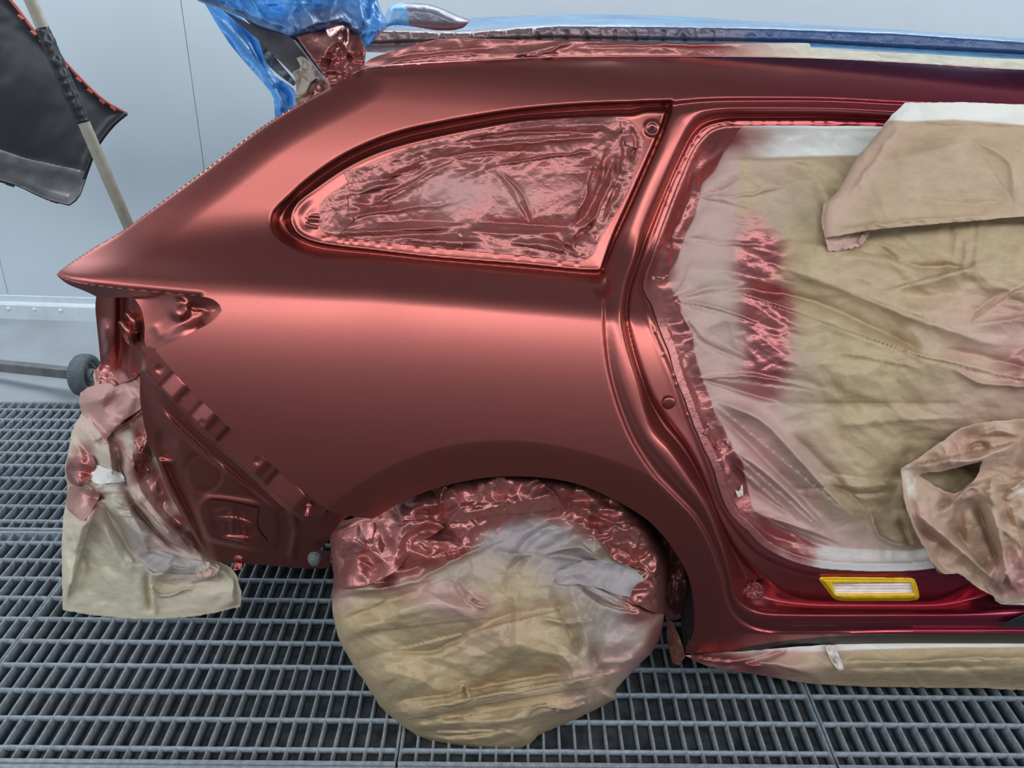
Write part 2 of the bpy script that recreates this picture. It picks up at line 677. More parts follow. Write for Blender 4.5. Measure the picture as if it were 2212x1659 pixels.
# the wall behind the car, standing a little askew to it, made of tall panels
wall_back = empty('wall_back', 'white panelled booth wall behind the car', None, None, 'structure', (-2.593, 4.164, 0))
wall_back.rotation_euler = (0, 0, -0.068)
wx0, wx1 = -2.4, 7.4
slab('wall_core', wx0, wx1, 0.03, 0.08, -.3, CEIL, M['seam'], wall_back)
joints = [-2.4, -1.02, 0.075, 1.17, 4.9, 7.4]
for a, b in zip(joints, joints[1:]):
    slab('wall_panel', a + .0012, b - .0012, 0.0, 0.03, 0.05, CEIL - .001, M['wall'], wall_back, 0.0025)
base = empty('baseboard_back', 'pale steel kick rail with bolts along the foot of the wall', None, None, 'structure', (-2.593, 4.164, 0))
base.rotation_euler = (0, 0, -0.068)
bmr = bmesh.new()
pr = [(-.024, 0.0), (-.024, .085), (-.018, .093), (-.004, .098), (-.004, .128), (-.001, .132), (-.001, 0)]
rl = [[bmr.verts.new((x, y, z)) for y, z in pr] for x in (wx0, wx1)]
for k in range(len(pr)):
    q = (k + 1) % len(pr)
    bmr.faces.new((rl[0][k], rl[0][q], rl[1][q], rl[1][k]))
bm_obj('kick_rail', bmr, M['wall_trim'], base)
bb = bmesh.new()
lathe_bm(bb, [(0, .009), (.006, .0085), (.0095, .004), (.011, 0)], 12)
bolt_me = bm_obj('rail_bolt', bb, M['wall_trim'], base, True)
bolt_me.rotation_euler = (math.pi / 2, 0, 0)
bolt_me.location = (.075, -.024, .066)
for k in range(1, 14):
    c = bolt_me.copy()
    COL.objects.link(c)
    c.location = (.075 + .135 * k * (1 if k < 3 else 1.7), -.024, .066 if k != 3 else .05)

# lamps in the corners between ceiling and walls
def lamp(name, loc, rotx, rotz, L, W, label):
    r = empty(name, label, 'ceiling lamp', 'booth corner lamps', None, loc)
    r.rotation_euler = (rotx, 0, rotz)
    bm = bmesh.new()
    for a in ((-L / 2, L / 2, -W / 2, -W / 2 + .03), (-L / 2, L / 2, W / 2 - .03, W / 2), (-L / 2, -L / 2 + .03, -W / 2, W / 2), (L / 2 - .03, L / 2, -W / 2, W / 2)):
        box_bm(bm, a[0], a[1], a[2], a[3], -.03, .03, .004)
    box_bm(bm, -L / 2, L / 2, -W / 2, W / 2, .02, .03)
    bm_obj('frame', bm, M['white'], r)
    bm = bmesh.new()
    q = [bm.verts.new((sx * (L / 2 - .02), sy * (W / 2 - .02), -.012 - .012 * k)) for sx, sy, k in ((-1, -1, 0), (-1, 0, 1), (-1, 1, 0), (1, 1, 0), (1, 0, 1), (1, -1, 0))]
    bm.faces.new((q[0], q[1], q[4], q[5]))
    bm.faces.new((q[1], q[2], q[3], q[4]))
    bm_obj('diffuser', bm, M['lamp'], r)
    return r


for i, x in enumerate((-3.1, -1.55, 0.0, 1.55, 3.1)):
    lamp('corner_lamp', (x, WALL_FRONT + .22, CEIL - .22), math.radians(45), 0, 1.42, .46, 'long white lamp box high over the near side of the booth')
for i, x in enumerate((-3.1, -1.55, 0.0, 1.55, 3.1)):
    yb = 4.164 - .068 * (x + 2.593)
    lamp('corner_lamp', (x, yb - .23, CEIL - .22), math.radians(-45), -.068, 1.42, .46, 'long white lamp box high over the wall behind the car')

for x, rz, nm in ((WALL_L + .22, math.radians(-90), 'behind the tail'), (WALL_R - .22, math.radians(90), 'ahead of the car')):  # extra lamps added at both ends to brighten surfaces turned sideways
    for y in (-.1, 1.45):
        lamp('corner_lamp', (x, y, CEIL - .22), math.radians(45), rz, 1.42, .46, 'added unseen lamp box high on the end wall ' + nm)

# floor: mat in the pit, painted concrete edge, grating panels of single bars
structure(slab('floor', WALL_L, WALL_R, WALL_FRONT, 3.3, -.30, -.046, M['mat']), 'dark filter mat in the pit under the grating')
conc = bmesh.new()
prof = [(3.236, -.05), (3.236, -.004), (3.25, .000), (3.285, .012), (3.30, .016), (3.40, .016), (3.47, .012), (3.60, .012), (4.7, .012), (4.7, -.3), (3.236, -.3)]
cr = [[conc.verts.new((x, y, z)) for y, z in prof] for x in (WALL_L, WALL_R)]
for k in range(len(prof)):
    q = (k + 1) % len(prof)
    conc.faces.new((cr[0][k], cr[1][k], cr[1][q], cr[0][q]))
structure(bm_obj('floor', conc, M['concrete']), 'grey painted concrete strip along the back wall')

rnd = random.Random(5)


def rough_bar(name, length, width, height, along, seed, seg=26):
    """flat steel bar with crusts of dry overspray along its top edges"""
    r = random.Random(seed)
    v, f = [], []
    n = seg
    for i in range(n + 1):
        s = -length / 2 + length * i / n
        j = lambda a: r.uniform(-a, a)
        w = width / 2
        ring = [(-w, -height), (w, -height), (w + .0004 + abs(j(.0009)), -.003 + j(.0006)), (w * .55, j(.0007)), (-w * .55, j(.0007)), (-w - .0004 - abs(j(.0009)), -.003 + j(.0006))]
        for a, z in ring:
            v.append((s, a, z) if along == 'x' else (a, s, z))
    for i in range(n):
        for k in range(6):
            q = (k + 1) % 6
            a, b = i * 6 + k, i * 6 + q
            f.append((a, b, b + 6, a + 6))
    f.append((0, 1, 2, 3, 4, 5))
    f.append(tuple(n * 6 + k for k in (5, 4, 3, 2, 1, 0)))
    me = bpy.data.meshes.new(name)
    me.from_pydata(v, [], f)
    me.materials.append(M['grate'])
    me.polygons.foreach_set('use_smooth', [True] * len(me.polygons))
    return me


seams = [-2.33, -1.300, -0.251, 0.735, 1.76, 2.78]
rows = [(0.50, 1.412, [0.55 + .0877 * k for k in range(10)], 'nearest'), (1.418, 2.308, [1.463 + .0877 * k for k in range(10)], 'middle'), (2.318, 3.225, [2.37 + .0877 * k for k in range(10)], 'farthest')]
where = ['behind the tail', 'under the rear corner', 'under the wheel and the sill', 'below the front of the sill paper', 'far ahead of the sill paper']
for ri, (y0, y1, ys, rn) in enumerate(rows):
    bar_meshes = [rough_bar('bearing_bar', y1 - y0 - .012, .0046, .040, 'y', 10 * ri + k) for k in range(5)]
    for ci, (xa, xb) in enumerate(zip(seams, seams[1:])):
        p = empty('floor_grating', '%s row grey steel floor grating panel %s' % (rn, where[ci]), None, None, 'structure', ((xa + xb) / 2, (y0 + y1) / 2, 0))
        cx, cy = (xa + xb) / 2, (y0 + y1) / 2
        x0, x1 = xa + .0025, xb - .0025
        cross = [rough_bar('cross_bar', x1 - x0 - .008, .0066, .016, 'x', 100 + 10 * ri + 3 * ci + k, 90) for k in range(3)]
        n = int(round((x1 - x0 - .004) / .0363))
        for k in range(n + 1):
            x = x0 + .002 + (x1 - x0 - .004) * k / n
            o = bpy.data.objects.new('bearing_bar', bar_meshes[(k * 3 + ci) % 5])
            link(o, p)
            o.location = (x - cx, 0, -.0006 * ((k * 7) % 3))
        for k, y in enumerate(ys):
            o = bpy.data.objects.new('cross_bar', cross[k % 3])
            link(o, p)
            o.location = (0, y - cy, .0012)
        ed = bpy.data.meshes.new('edge_bar')
        bm = box_bm(bmesh.new(), -(x1 - x0) / 2, (x1 - x0) / 2, -.005, .005, -.042, .0008, .0012)
        bm.to_mesh(ed)
        bm.free()
        ed.materials.append(M['grate'])
        for y in (y0 + .005, y1 - .005):
            o = bpy.data.objects.new('edge_bar', ed)
            link(o, p)
            o.location = (0, y - cy, 0)


# ------------------------------------------------------------------ the car body
# side profile: angle of the surface against the vertical, by height over the shoulder crease
ZR = np.array([-.95, -.80, -.70, -.60, -.50, -.40, -.30, -.22, -.14, -.07, -.025, -.005, .005, .016, .042, .062, .085, .11, .20, .30, .34, .37, .40, .43, .50])
NA = np.array([-30, -20, -12., -8, -5, -2, 5., 12, 17, 22, 26, 44, 58, 66, 67, 56, 36, 25, 22, 25, 32, 43, 58, 72, 82])
NA[4:6] = (-9, -4)
NA[2:4] = (-15, -12)
ZT = np.array([-.95, -.30, -.22, -.14, -.07, -.025, -.005, .006, .02, .04, .07, .10, .20, .30, .34, .37, .40, .43, .50])
NT = np.array([-20, 2, 9., 16, 22, 28, 40, 56, 58, 48, 33, 26, 23, 25, 32, 43, 58, 72, 82])
zr_f = np.linspace(-.95, .5, 1451)
def _profile(zk, nk):
    y = np.cumsum(np.tan(np.radians(np.interp(zr_f, zk, nk)))) * (zr_f[1] - zr_f[0])
    return y - np.interp(0, zr_f, y)
yr_f, yt_f = _profile(ZR, NA), _profile(ZT, NT)
Y_CREASE = 1.548


def plan(x):
    return np.where(x < -.12, .20 * (np.minimum(x, -.12) + .12) ** 2, 0) + np.where(x > .6, .03 * (np.maximum(x, .6) - .6) ** 2, 0)


_cp = [(60, 593), (125, 595), (300, 600), (500, 607), (800, 622), (1000, 638), (1300, 665), (1700, 700), (2300, 745)]
_cx, _cz = [], []
for (a, b) in _cp:
    y = Y_CREASE
    for _ in range(12):
        q = at(a, b, y)
        y = Y_CREASE + float(plan(np.array(q[0])))
    _cx.append(float(q[0])); _cz.append(float(q[2]))


def crease_z(x):
    return np.interp(x, _cx, _cz)


def body_y(x, z):
    zr = z - crease_z(x)
    k = sstep(-.20, -.75, x)                      # towards the tail the shoulder shelf is narrower
    return Y_CREASE + plan(x) + (1 - k) * np.interp(zr, zr_f, yr_f) + k * np.interp(zr, zr_f, yt_f)


def glass_y(x, z):
    """the plane of the side window, carried on down behind the shoulder shelf"""
    zr = z - crease_z(x)
    dz = np.clip(.19 - zr, 0, 1)
    return body_y(x, np.maximum(z, crease_z(x) + .19)) - dz * math.tan(math.radians(23))


def body_depth(PX, PY, surf=None):
    surf = surf or body_y
    dx, dy, dz = ray(PX, PY)
    y = np.full(np.shape(dx), 1.6)
    for _ in range(30):
        t = y / dy
        y = .5 * y + .5 * surf(dx * t, CAM_H + dz * t)
    return y


# traced outlines, in pixels of the photograph
ROOF = [(771, 156), (789, 147), (870, 140), (952, 135), (1110, 127), (1223, 123), (1500, 122), (1749, 126), (1978, 137), (2212, 151), (2960, 170)]
REAR = [(121, 593), (137, 579), (163, 561), (203, 535), (253, 506), (286, 483), (362, 427), (470, 347), (530, 300), (594, 255), (662, 215), (714, 188), (771, 156)]
ARCH = [(804, 1121), (821, 1112), (864, 1087), (928, 1059), (992, 1042), (1056, 1031), (1120, 1029), (1184, 1033), (1248, 1046), (1312, 1072), (1377, 1108), (1419, 1142), (1462, 1198), (1488, 1249), (1498, 1300), (1498, 1356), (1479, 1412)]
LAMP_EDGE = [(334, 756), (399, 725), (450, 700), (470, 684), (479, 671), (475, 659), (459, 646), (433, 640), (349, 632), (264, 624), (200, 616), (150, 607), (121, 594)]
BUMPER_EDGE = [(804, 1121), (760, 1115), (722, 1108), (704, 1100), (641, 1050), (571, 990), (481, 910), (390, 820), (334, 756)]


def C(pts):   # corner at both ends of a run
    return [pts[0]] + pts + [pts[-1]]


SIL = smooth(C(ROOF) + [(2960, 1390), (2960, 1390)] + C([(2212, 1390), (1896, 1390), (1740, 1396), (1623, 1406), (1479, 1412)]) + C(ARCH[::-1]) + C(BUMPER_EDGE) + C(LAMP_EDGE) + C(REAR))
FLARE = smooth([(690, 1130), (706, 1100), (778, 1044), (864, 997), (949, 967), (1056, 952), (1120, 952), (1206, 963), (1291, 984), (1377, 1014), (1420, 1040), (1470, 1085), (1510, 1140), (1540, 1210), (1548, 1300), (1545, 1412), (1545, 1412), (1400, 1500), (1400, 1500), (800, 1300), (800, 1300)])
W0 = smooth([(586, 484), (592, 460), (626, 426), (672, 385), (740, 339), (809, 306), (878, 283), (946, 268), (1020, 254), (1127, 238), (1253, 227), (1380, 222), (1453, 219), (1453, 219), (1446, 246), (1430, 290), (1405, 348), (1367, 434), (1329, 520), (1304, 594), (1304, 594), (1296, 606), (1253, 602), (1127, 590), (1020, 580), (923, 571), (809, 561), (708, 555), (664, 546), (626, 529), (597, 508)])
W2 = smooth([(628, 466), (640, 438), (672, 411), (740, 364), (809, 330), (878, 308), (946, 292), (1020, 277), (1127, 259), (1253, 251), (1329, 248), (1367, 247), (1395, 239), (1440, 240), (1440, 240), (1425, 284), (1400, 342), (1362, 428), (1324, 514), (1300, 586), (1300, 586), (1253, 585), (1127, 573), (1020, 565), (923, 557), (809, 543), (708, 530), (668, 520), (638, 500)])
WP = smooth([(689, 483), (689, 460), (690, 444), (706, 424), (749, 394), (752, 378), (752, 378), (800, 352), (878, 322), (946, 303), (1020, 288), (1127, 268), (1253, 259), (1320, 255), (1362, 261), (1387, 294), (1390, 314), (1375, 365), (1352, 423), (1320, 478), (1295, 520), (1284, 547), (1268, 560), (1246, 565), (1177, 558), (1127, 552), (1000, 541), (878, 528), (786, 518), (717, 509), (694, 498)])
D0 = smooth([(1306, 594), (1329, 516), (1367, 430), (1405, 344), (1430, 286), (1446, 243), (1452, 221), (1452, 221), (1520, 215), (1612, 213), (1795, 214), (1959, 222), (2212, 230), (2960, 244), (2960, 244), (2960, 1364), (2960, 1364), (2212, 1365), (1973, 1365), (1740, 1369), (1662, 1367), (1615, 1353), (1584, 1326), (1568, 1287), (1563, 1257), (1538, 1186), (1503, 1122), (1457, 1074), (1412, 1028), (1366, 957), (1341, 900), (1328, 861), (1311, 789), (1304, 717), (1303, 656)])
D1 = smooth([(1321, 612), (1340, 545), (1374, 445), (1411, 358), (1436, 297), (1450, 256), (1462, 240), (1520, 231), (1612, 229), (1795, 230), (1959, 238), (2212, 246), (2960, 260), (2960, 260), (2960, 1350), (2960, 1350), (2212, 1350), (1973, 1350), (1740, 1350), (1670, 1348), (1615, 1338), (1590, 1316), (1578, 1290), (1574, 1260), (1563, 1209), (1538, 1143), (1515, 1099), (1480, 1056), (1434, 1003), (1389, 946), (1360, 885), (1335, 820), (1323, 753), (1318, 695)])
D2 = smooth([(1353, 614), (1372, 560), (1392, 491), (1430, 403), (1471, 311), (1490, 275), (1515, 252), (1560, 242), (1612, 240), (1795, 241), (1959, 249), (2212, 258), (2960, 272), (2960, 272), (2960, 1324), (2960, 1324), (2212, 1324), (1973, 1324), (1681, 1324), (1631, 1318), (1600, 1299), (1586, 1271), (1581, 1243), (1570, 1200), (1549, 1140), (1525, 1082), (1490, 1030), (1448, 971), (1412, 930), (1395, 885), (1379, 820), (1362, 765), (1350, 717), (1345, 680)])
I0 = smooth([(1360, 625), (1370, 596), (1384, 554), (1407, 494), (1445, 397), (1478, 327), (1497, 294), (1519, 272), (1560, 260), (1612, 258), (1795, 258), (1959, 264), (2212, 274), (2960, 288), (2960, 288), (2960, 1240), (2960, 1240), (2200, 1240), (2120, 1256), (2079, 1275), (2051, 1291), (2012, 1300), (1857, 1301), (1759, 1298), (1701, 1284), (1641, 1244), (1590, 1189), (1562, 1140), (1544, 1100), (1520, 1033), (1485, 966), (1449, 920), (1415, 875), (1396, 840), (1377, 790), (1362, 735), (1354, 680)])
FL = smooth([(1381, 625), (1386, 590), (1396, 560), (1420, 496), (1456, 400), (1488, 333), (1508, 300), (1530, 277), (1566, 267), (1612, 265), (1795, 265), (1959, 270), (2212, 280), (2960, 294), (2960, 294), (2960, 1225), (2960, 1225), (2130, 1222), (2012, 1234), (1895, 1242), (1780, 1244), (1732, 1238), (1664, 1214), (1618, 1183), (1576, 1131), (1553, 1095), (1540, 1062), (1528, 1022), (1503, 955), (1478, 893), (1452, 811), (1420, 736), (1396, 680)])
PP = smooth([(1394, 625), (1396, 600), (1404, 576), (1434, 494), (1472, 395), (1503, 325), (1520, 302), (1538, 286), (1566, 277), (1657, 275), (1795, 276), (1909, 277), (2212, 290), (2960, 304), (2960, 304), (2960, 1212), (2960, 1212), (2100, 1212), (2012, 1224), (1973, 1229), (1876, 1230), (1778, 1224), (1709, 1207), (1652, 1178), (1618, 1145), (1583, 1111), (1563, 1072), (1542, 1003), (1524, 966), (1496, 900), (1487, 873), (1465, 816), (1449, 760), (1429, 709), (1411, 656)])

car = empty('car_body', 'copper red car body shell in fresh base coat without doors lamps and bumper', 'car body', None, None, (0, 2.3, 0))
car.location = (0, 0, 0)

ST = 2.5
PX, PY = grid(90, 100, 2960, 1440, ST)
BD = body_depth(PX, PY)
sSIL, sW0, sW2, sD0, sD1, sD2, sI0, sFL, sPP, sFLA, sWP = [sdist(p, PX, PY) for p in (SIL, W0, W2, D0, D1, D2, I0, FL, PP, FLARE, WP)]

OFF = np.zeros(PX.shape)
# wheel arch band leans in towards the opening
arch_d, _ = udist(smooth(ARCH, 5, False), PX, PY)
OFF += .030 * (np.clip(sFLA, 0, 90) / 90) ** 1.15 * (sFLA > 0)
# rounded rear and roof edges of the skin
rear_d, _ = udist(smooth(REAR, 4, False), PX, PY)
roof_d, _ = udist(smooth(ROOF, 4, False), PX, PY)
OFF += .027 * np.clip(1 - rear_d / 75, 0, 1) ** 2 + inset_round(rear_d, 9, .006) + inset_round(roof_d, 26, .020)
# underside of the sill turns in
OFF += .055 * np.clip((PY - 1367) / 26, 0, 1) * sstep(1500, 1760, PX)
# tail of the shoulder comes to a point
OFF += inset_round(udist(LAMP_EDGE[7:], PX, PY)[0], 14, .010)
# quarter window surround: groove, bead, flange
tg = np.clip(sW0 / np.maximum(sW0 - sW2, 1e-3), 0, 1)
win = np.interp(tg, [0, .10, .35, .72, .90, 1], [0, .026, .050, .048, .020, .004])
inw = sW2 > 0
win = np.where(sW0 > 0, np.where(inw, np.interp(sW2, [0, 6, 20, 60], [.006, .010, .011, .013]), win), 0)
win = np.where(sW0 > 0, win, 0)
# door aperture: nested presses
def between(a, b):
    return np.clip(a / np.maximum(a - b, 1e-3), 0, 1)
dr = np.zeros(PX.shape)
t01, t12, t2i, tif, tfp = between(sD0, sD1), between(sD1, sD2), between(sD2, sI0), between(sI0, sFL), between(sFL, sPP)
dr = np.where(sD0 > 0, np.interp(t01, [0, .15, .4, .65, 1], [0, .009, .012, .008, .007]), dr)
dr = np.where(sD1 > 0, np.interp(t12, [0, .2, .5, .9, 1], [.007, .004, .005, .009, .013]), dr)
dr = np.where(sD2 > 0, np.interp(t2i, [0, .12, .55, .88, 1], [.013, .034, .070, .074, .066]), dr)
dr = np.where(sI0 > 0, np.interp(tif, [0, .15, .8, .93, 1], [.066, .060, .066, .066, .071]), dr)
dr = np.where(sFL > 0, np.interp(tfp, [0, .2, .5, 1], [.071, .064, .067, .070]), dr)
dr = np.where(sPP > 0, .070 + np.clip(sPP, 0, 30) * .0004, dr)
OFF2 = blur(win + dr, 1.15)
# the sill floor and its long beads
def bead(pts, w, h):
    d, p = udist(pts, PX, PY)
    return -h * np.exp(-(d / w) ** 2) * sstep(0, .04, p) * sstep(1, .97, p)
OFF2 += bead([(1672, 1311), (1760, 1314), (2000, 1317), (2300, 1319)], 5, .006)
OFF2 += bead([(1700, 1348), (1900, 1348), (2132, 1349)], 4, .004)
# the round boss with a hole beside the window, pressed pads, spot welds
def boss(x, y, r, h, soft=.25):
    d = np.hypot(PX - x, PY - y)
    return -h * sstep(r * (1 + soft), r * (1 - soft), d)
OFF2 += boss(1409, 277, 17, .006) - boss(1409, 277, 11, .004, .2)
OFF2 += boss(1300, 620, 16, -.010, .8)
for (x, y) in [(699, 515), (709, 513), (734, 519), (749, 522), (768, 523), (792, 524), (816, 528), (841, 532), (872, 530), (901, 538), (936, 540), (968, 541), (1037, 546), (1072, 551), (1116, 556), (1153, 559), (1209, 569), (1246, 571)]:
    OFF2 += boss(x, y, 4.2, .0008, .6)
for (x, y) in [(1583, 267), (1622, 267), (1649, 266), (1682, 266), (1710, 266), (1755, 266), (1783, 267), (1826, 267), (1852, 267), (1897, 267), (1509, 293), (1495, 310), (1480, 340), (1467, 369), (1447, 409), (1437, 440), (1399, 660), (1416, 717), (1432, 766), (1456, 812), (1462, 831), (1485, 897)]:
    OFF2 += boss(x, y, 4.0, .0009, .5)
OFF2 += .0025 * np.exp(-(udist([(689, 474), (676, 472), (667, 472)], PX, PY)[0] / 5) ** 2) - .002 * np.exp(-((udist([(689, 466), (672, 465), (662, 473), (672, 481), (690, 482)], PX, PY)[0]) / 2.5) ** 2)
OFF2 += bead([(688, 490), (668, 488), (662, 482)], 3, .003)
# soft ripples where the flange turns round the tip
OFF2 += .003 * np.sin(np.clip(sW2, 0, 60) / 60 * math.pi * 3) * sstep(690, 640, PX) * (sW2 > 0)
GD = body_depth(PX, PY, glass_y)
wmix = blur(np.where(sW0 > 0, np.where(sW2 > 0, 1.0, sstep(.15, 1.0, tg)), 0.0), 1.0)
OFF2 += (GD - BD) * wmix
DEP = BD + OFF + OFF2

g_out = np.minimum(sSIL, np.minimum(-sW0, -sD0))
sill_shade = sdist(smooth([(1560, 1412), (1640, 1392), (1760, 1377), (1900, 1371), (2212, 1369), (2960, 1368), (2960, 1368), (2960, 1420), (2960, 1420), (1560, 1420), (1560, 1420)]), PX, PY)  # down-facing strip of the painted sill, coloured black for its shade
sheet('sill_underside_shade', PX, PY, DEP, np.minimum(g_out, sill_shade), M['sill_shade_black'], car)
g_out = np.minimum(g_out, -sill_shade)
sheet('quarter_panel', PX, PY, DEP, g_out, M['paint'], car)
sheet('quarter_window_frame', PX, PY, DEP, np.minimum(np.minimum(np.minimum(sSIL, sW0), -sD0), 9 - sWP), M['paint_edge'], car)
sheet('door_frame', PX, PY, DEP, np.minimum(np.minimum(sSIL, sD0), 2 - sPP), M['paint_edge'], car)


def dep_at(x, y):
    i, j = int(round((y - 100) / ST)), int(round((x - 90) / ST))
    return float(DEP[i, j])


# ---- behind the tail: lamp pocket, lamp pillar, bumper bracket, lower rear panel
def local(x0, y0, x1, y1, st=2.5):
    X, Y = grid(x0, y0, x1, y1, st)
    return X, Y, body_depth(X, Y)


X, Y, B = local(270, 610, 500, 780, 2.0)
LPK = smooth([(340, 754), (334, 757), (318, 752), (312, 735), (313, 712), (312, 700), (305, 667), (288, 640), (284, 626), (284, 626), (349, 628), (433, 636), (463, 643), (482, 658), (484, 672), (474, 688), (452, 704), (399, 729)])
s = sdist(LPK, X, Y)
off = .056 - .018 * np.clip(1 - s / 30, 0, 1) * sstep(330, 420, X)
off += .030 * sstep(400, 300, X) * 1.0
def bs2(x, y, r, h, soft=.25, ex=1.0):
    return -h * sstep(r * (1 + soft), r * (1 - soft), np.hypot((X - x) / ex, Y - y))
off += bs2(388, 668, 21, .013, .45) + bs2(362, 690, 42, -.006, .9) + bs2(389, 671, 7, -.002, .15)
off += folds(X, Y, [([(405, 664), (455, 672)], 9, -.004), ([(350, 735), (440, 695)], 14, .007), ([(330, 700), (350, 735)], 14, .004), ([(418, 676), (462, 664)], 5, .003)], 1.0) * -1
lam = sheet('lamp_pocket', X, Y, B + blur(off, 1.2), s, M['paint_edge'], car)

X, Y, B = local(110, 585, 360, 660, 2.0)
s = sdist(smooth([(121, 594), (121, 594), (150, 604), (200, 612), (264, 621), (360, 630), (360, 630), (330, 640), (288, 641), (214, 644), (205, 639), (181, 628), (145, 613)]), X, Y)
_rd = udist(smooth(REAR, 4, False), X, Y)[0]
bodyd = B + .027 * np.clip(1 - _rd / 75, 0, 1) ** 2 + inset_round(_rd, 9, .006)
sheet('shoulder_underside', X, Y, bodyd + np.clip((Y - (594 + (X - 121) * .15)) / 26, 0, 1.6) * .07, s, M['paint'], car)

X, Y, B = local(195, 615, 335, 900, 2.0)
PIL = smooth([(208, 640), (214, 625), (214, 625), (300, 630), (300, 630), (318, 667), (324, 700), (324, 760), (318, 800), (316, 845), (316, 845), (290, 870), (222, 860), (222, 860), (217, 782), (214, 748), (208, 690), (206, 665)])
s = sdist(PIL, X, Y)
u = np.clip((312 - X) / 105, 0, 1)
dep = 1.80 + .10 * u + .00040 * (Y - 640) + .010 * np.sin(u * 9)
dep += .035 * sstep(.62, .5, u) * sstep(.30, .40, u)
dep += folds(X, Y, [([(222, 690), (232, 760), (224, 780)], 8, -.02)])
dep += .02 * sstep(745, 790, Y) * (u > .5)
sheet('lamp_pillar', X, Y, blur(dep, 2), s, M['paint'], car)
# round rubber plugs in the pillar
for (x, y, r, d) in ((289, 696, .026, 1.850), (277, 718, .030, 1.862)):
    bm = bmesh.new()
    lathe_bm(bm, [(0, .004), (r * .45, .004), (r * .5, .008), (r * .62, .008), (r * .66, .002), (r * .82, .003), (r * .86, .010), (r, .009), (r * 1.05, 0), (r * .9, -.01)], 28)
    o = bm_obj('rubber_plug', bm, M['paint_edge'], car, True)
    o.location = at(x, y, d)
    o.rotation_euler = (math.radians(100), 0, math.radians(-50))

X, Y, B = local(295, 735, 730, 1140, 2.5)
STRIP = smooth([(306, 745), (306, 745), (336, 752), (336, 752), (394, 816), (485, 906), (575, 986), (645, 1046), (709, 1096), (709, 1096), (697, 1114), (674, 1127), (653, 1123), (601, 1087), (547, 1034), (445, 945), (336, 840), (305, 803), (305, 803)])
s = sdist(STRIP, X, Y)
a = np.array([334., 756.]); b = np.array([704., 1100.]); L = np.linalg.norm(b - a); d = (b - a) / L
al = (X - a[0]) * d[0] + (Y - a[1]) * d[1]
ac = (X - a[0]) * d[1] - (Y - a[1]) * d[0]       # 0 at the panel edge, negative towards the tail
off = .022 - .00006 * ac + .004 * np.sin(al / 40)
pads = [(62, 95), (152, 185), (232, 338), (372, 452)]
for i, (p0, p1) in enumerate(pads):
    k = sstep(p0 - 6, p0 + 5, al) * sstep(p1 + 22, p1 - 2, al) * sstep(-2, -9, ac * 1.0) 
    if i < 2:
        off += k * (.004 - .013 * (al - p0) / (p1 - p0))
    else:
        off += .010 * k - .019 * k * np.clip((al - p0) / (p1 - p0), 0, 1)
for (x, y) in [(344, 797), (437, 915), (557, 996)]:
    qx, qy = np.abs((X - x) * .8 + (Y - y) * .6), np.abs((Y - y) * .8 - (X - x) * .6)
    off += .003 * sstep(7.5, 5.5, np.maximum(qx, qy))
off += bs2(395, 856, 7, .0015, .1) - bs2(395, 856, 5, .003, .2)
off += .03 * sstep(10, 0, s) * sstep(-20, -40, ac)
sheet('bumper_bracket', X, Y, B + blur(off, .8), s, M['paint'], car)
# stud at the end of the bracket
bm = bmesh.new()
lathe_bm(bm, [(0, .026), (.0035, .026), (.004, .024), (.004, .006), (.0075, .005), (.0085, .002), (.0085, -.002)], 14)
o = bm_obj('bracket_stud', bm, M['paint_edge'], car, True)
o.location = at(669, 1092, float(body_depth(np.array([669.]), np.array([1092.]))[0]) + .018)
o.rotation_euler = (math.radians(115), 0, math.radians(-8))

X, Y, B = local(295, 780, 770, 1245, 2.5)
LOW = smooth([(304, 800), (304, 800), (340, 836), (445, 940), (547, 1028), (601, 1080), (653, 1115), (680, 1118), (720, 1102), (762, 1112), (762, 1112), (740, 1122), (728, 1138), (700, 1180), (689, 1187), (716, 1190), (716, 1190), (711, 1228), (711, 1228), (656, 1228), (540, 1218), (469, 1214), (446, 1203), (446, 1203), (412, 1146), (366, 1066), (336, 988), (320, 952), (306, 890), (302, 845)])
s = sdist(LOW, X, Y)
off = .085 + .00042 * (Y - 950)
off += .022 * sstep(40, 0, (X - 304) - (Y - 800) * .34 + 10)            # lip beside the paper
off += folds(X, Y, [([(309, 830), (360, 900), (450, 985), (560, 1075), (640, 1140)], 7, .010), ([(330, 960), (375, 1063), (420, 1144), (448, 1196)], 6, .010)]) * -1
off += bs2(437, 1022, 43, -.006, .12) - bs2(437, 1022, 38, -.003, .12)
off += bs2(362, 945, 20, -.008, .6) + bs2(352, 992, 5, .0, .3)
off -= .012 * np.exp(-(udist([(350, 996), (372, 998)], X, Y)[0] / 4) ** 2)
AP = smooth([(440, 1072), (460, 1068), (520, 1075), (575, 1087), (598, 1110), (606, 1140), (604, 1168), (596, 1184), (560, 1190), (480, 1176), (448, 1166), (432, 1140), (420, 1100)])
sa = sdist(AP, X, Y)
off -= .010 * sstep(-3, 9, sa)
off += .012 * np.exp(-(udist([(632, 1110), (640, 1150), (630, 1200)], X, Y)[0] / 8) ** 2) * -1
sheet('lower_rear_panel', X, Y, B + blur(off, 1.0), s, M['paint'], car)
low_off = .055


def on_body(x, y, o=0.0):
    return float(body_depth(np.array([float(x)]), np.array([float(y)]))[0]) + o


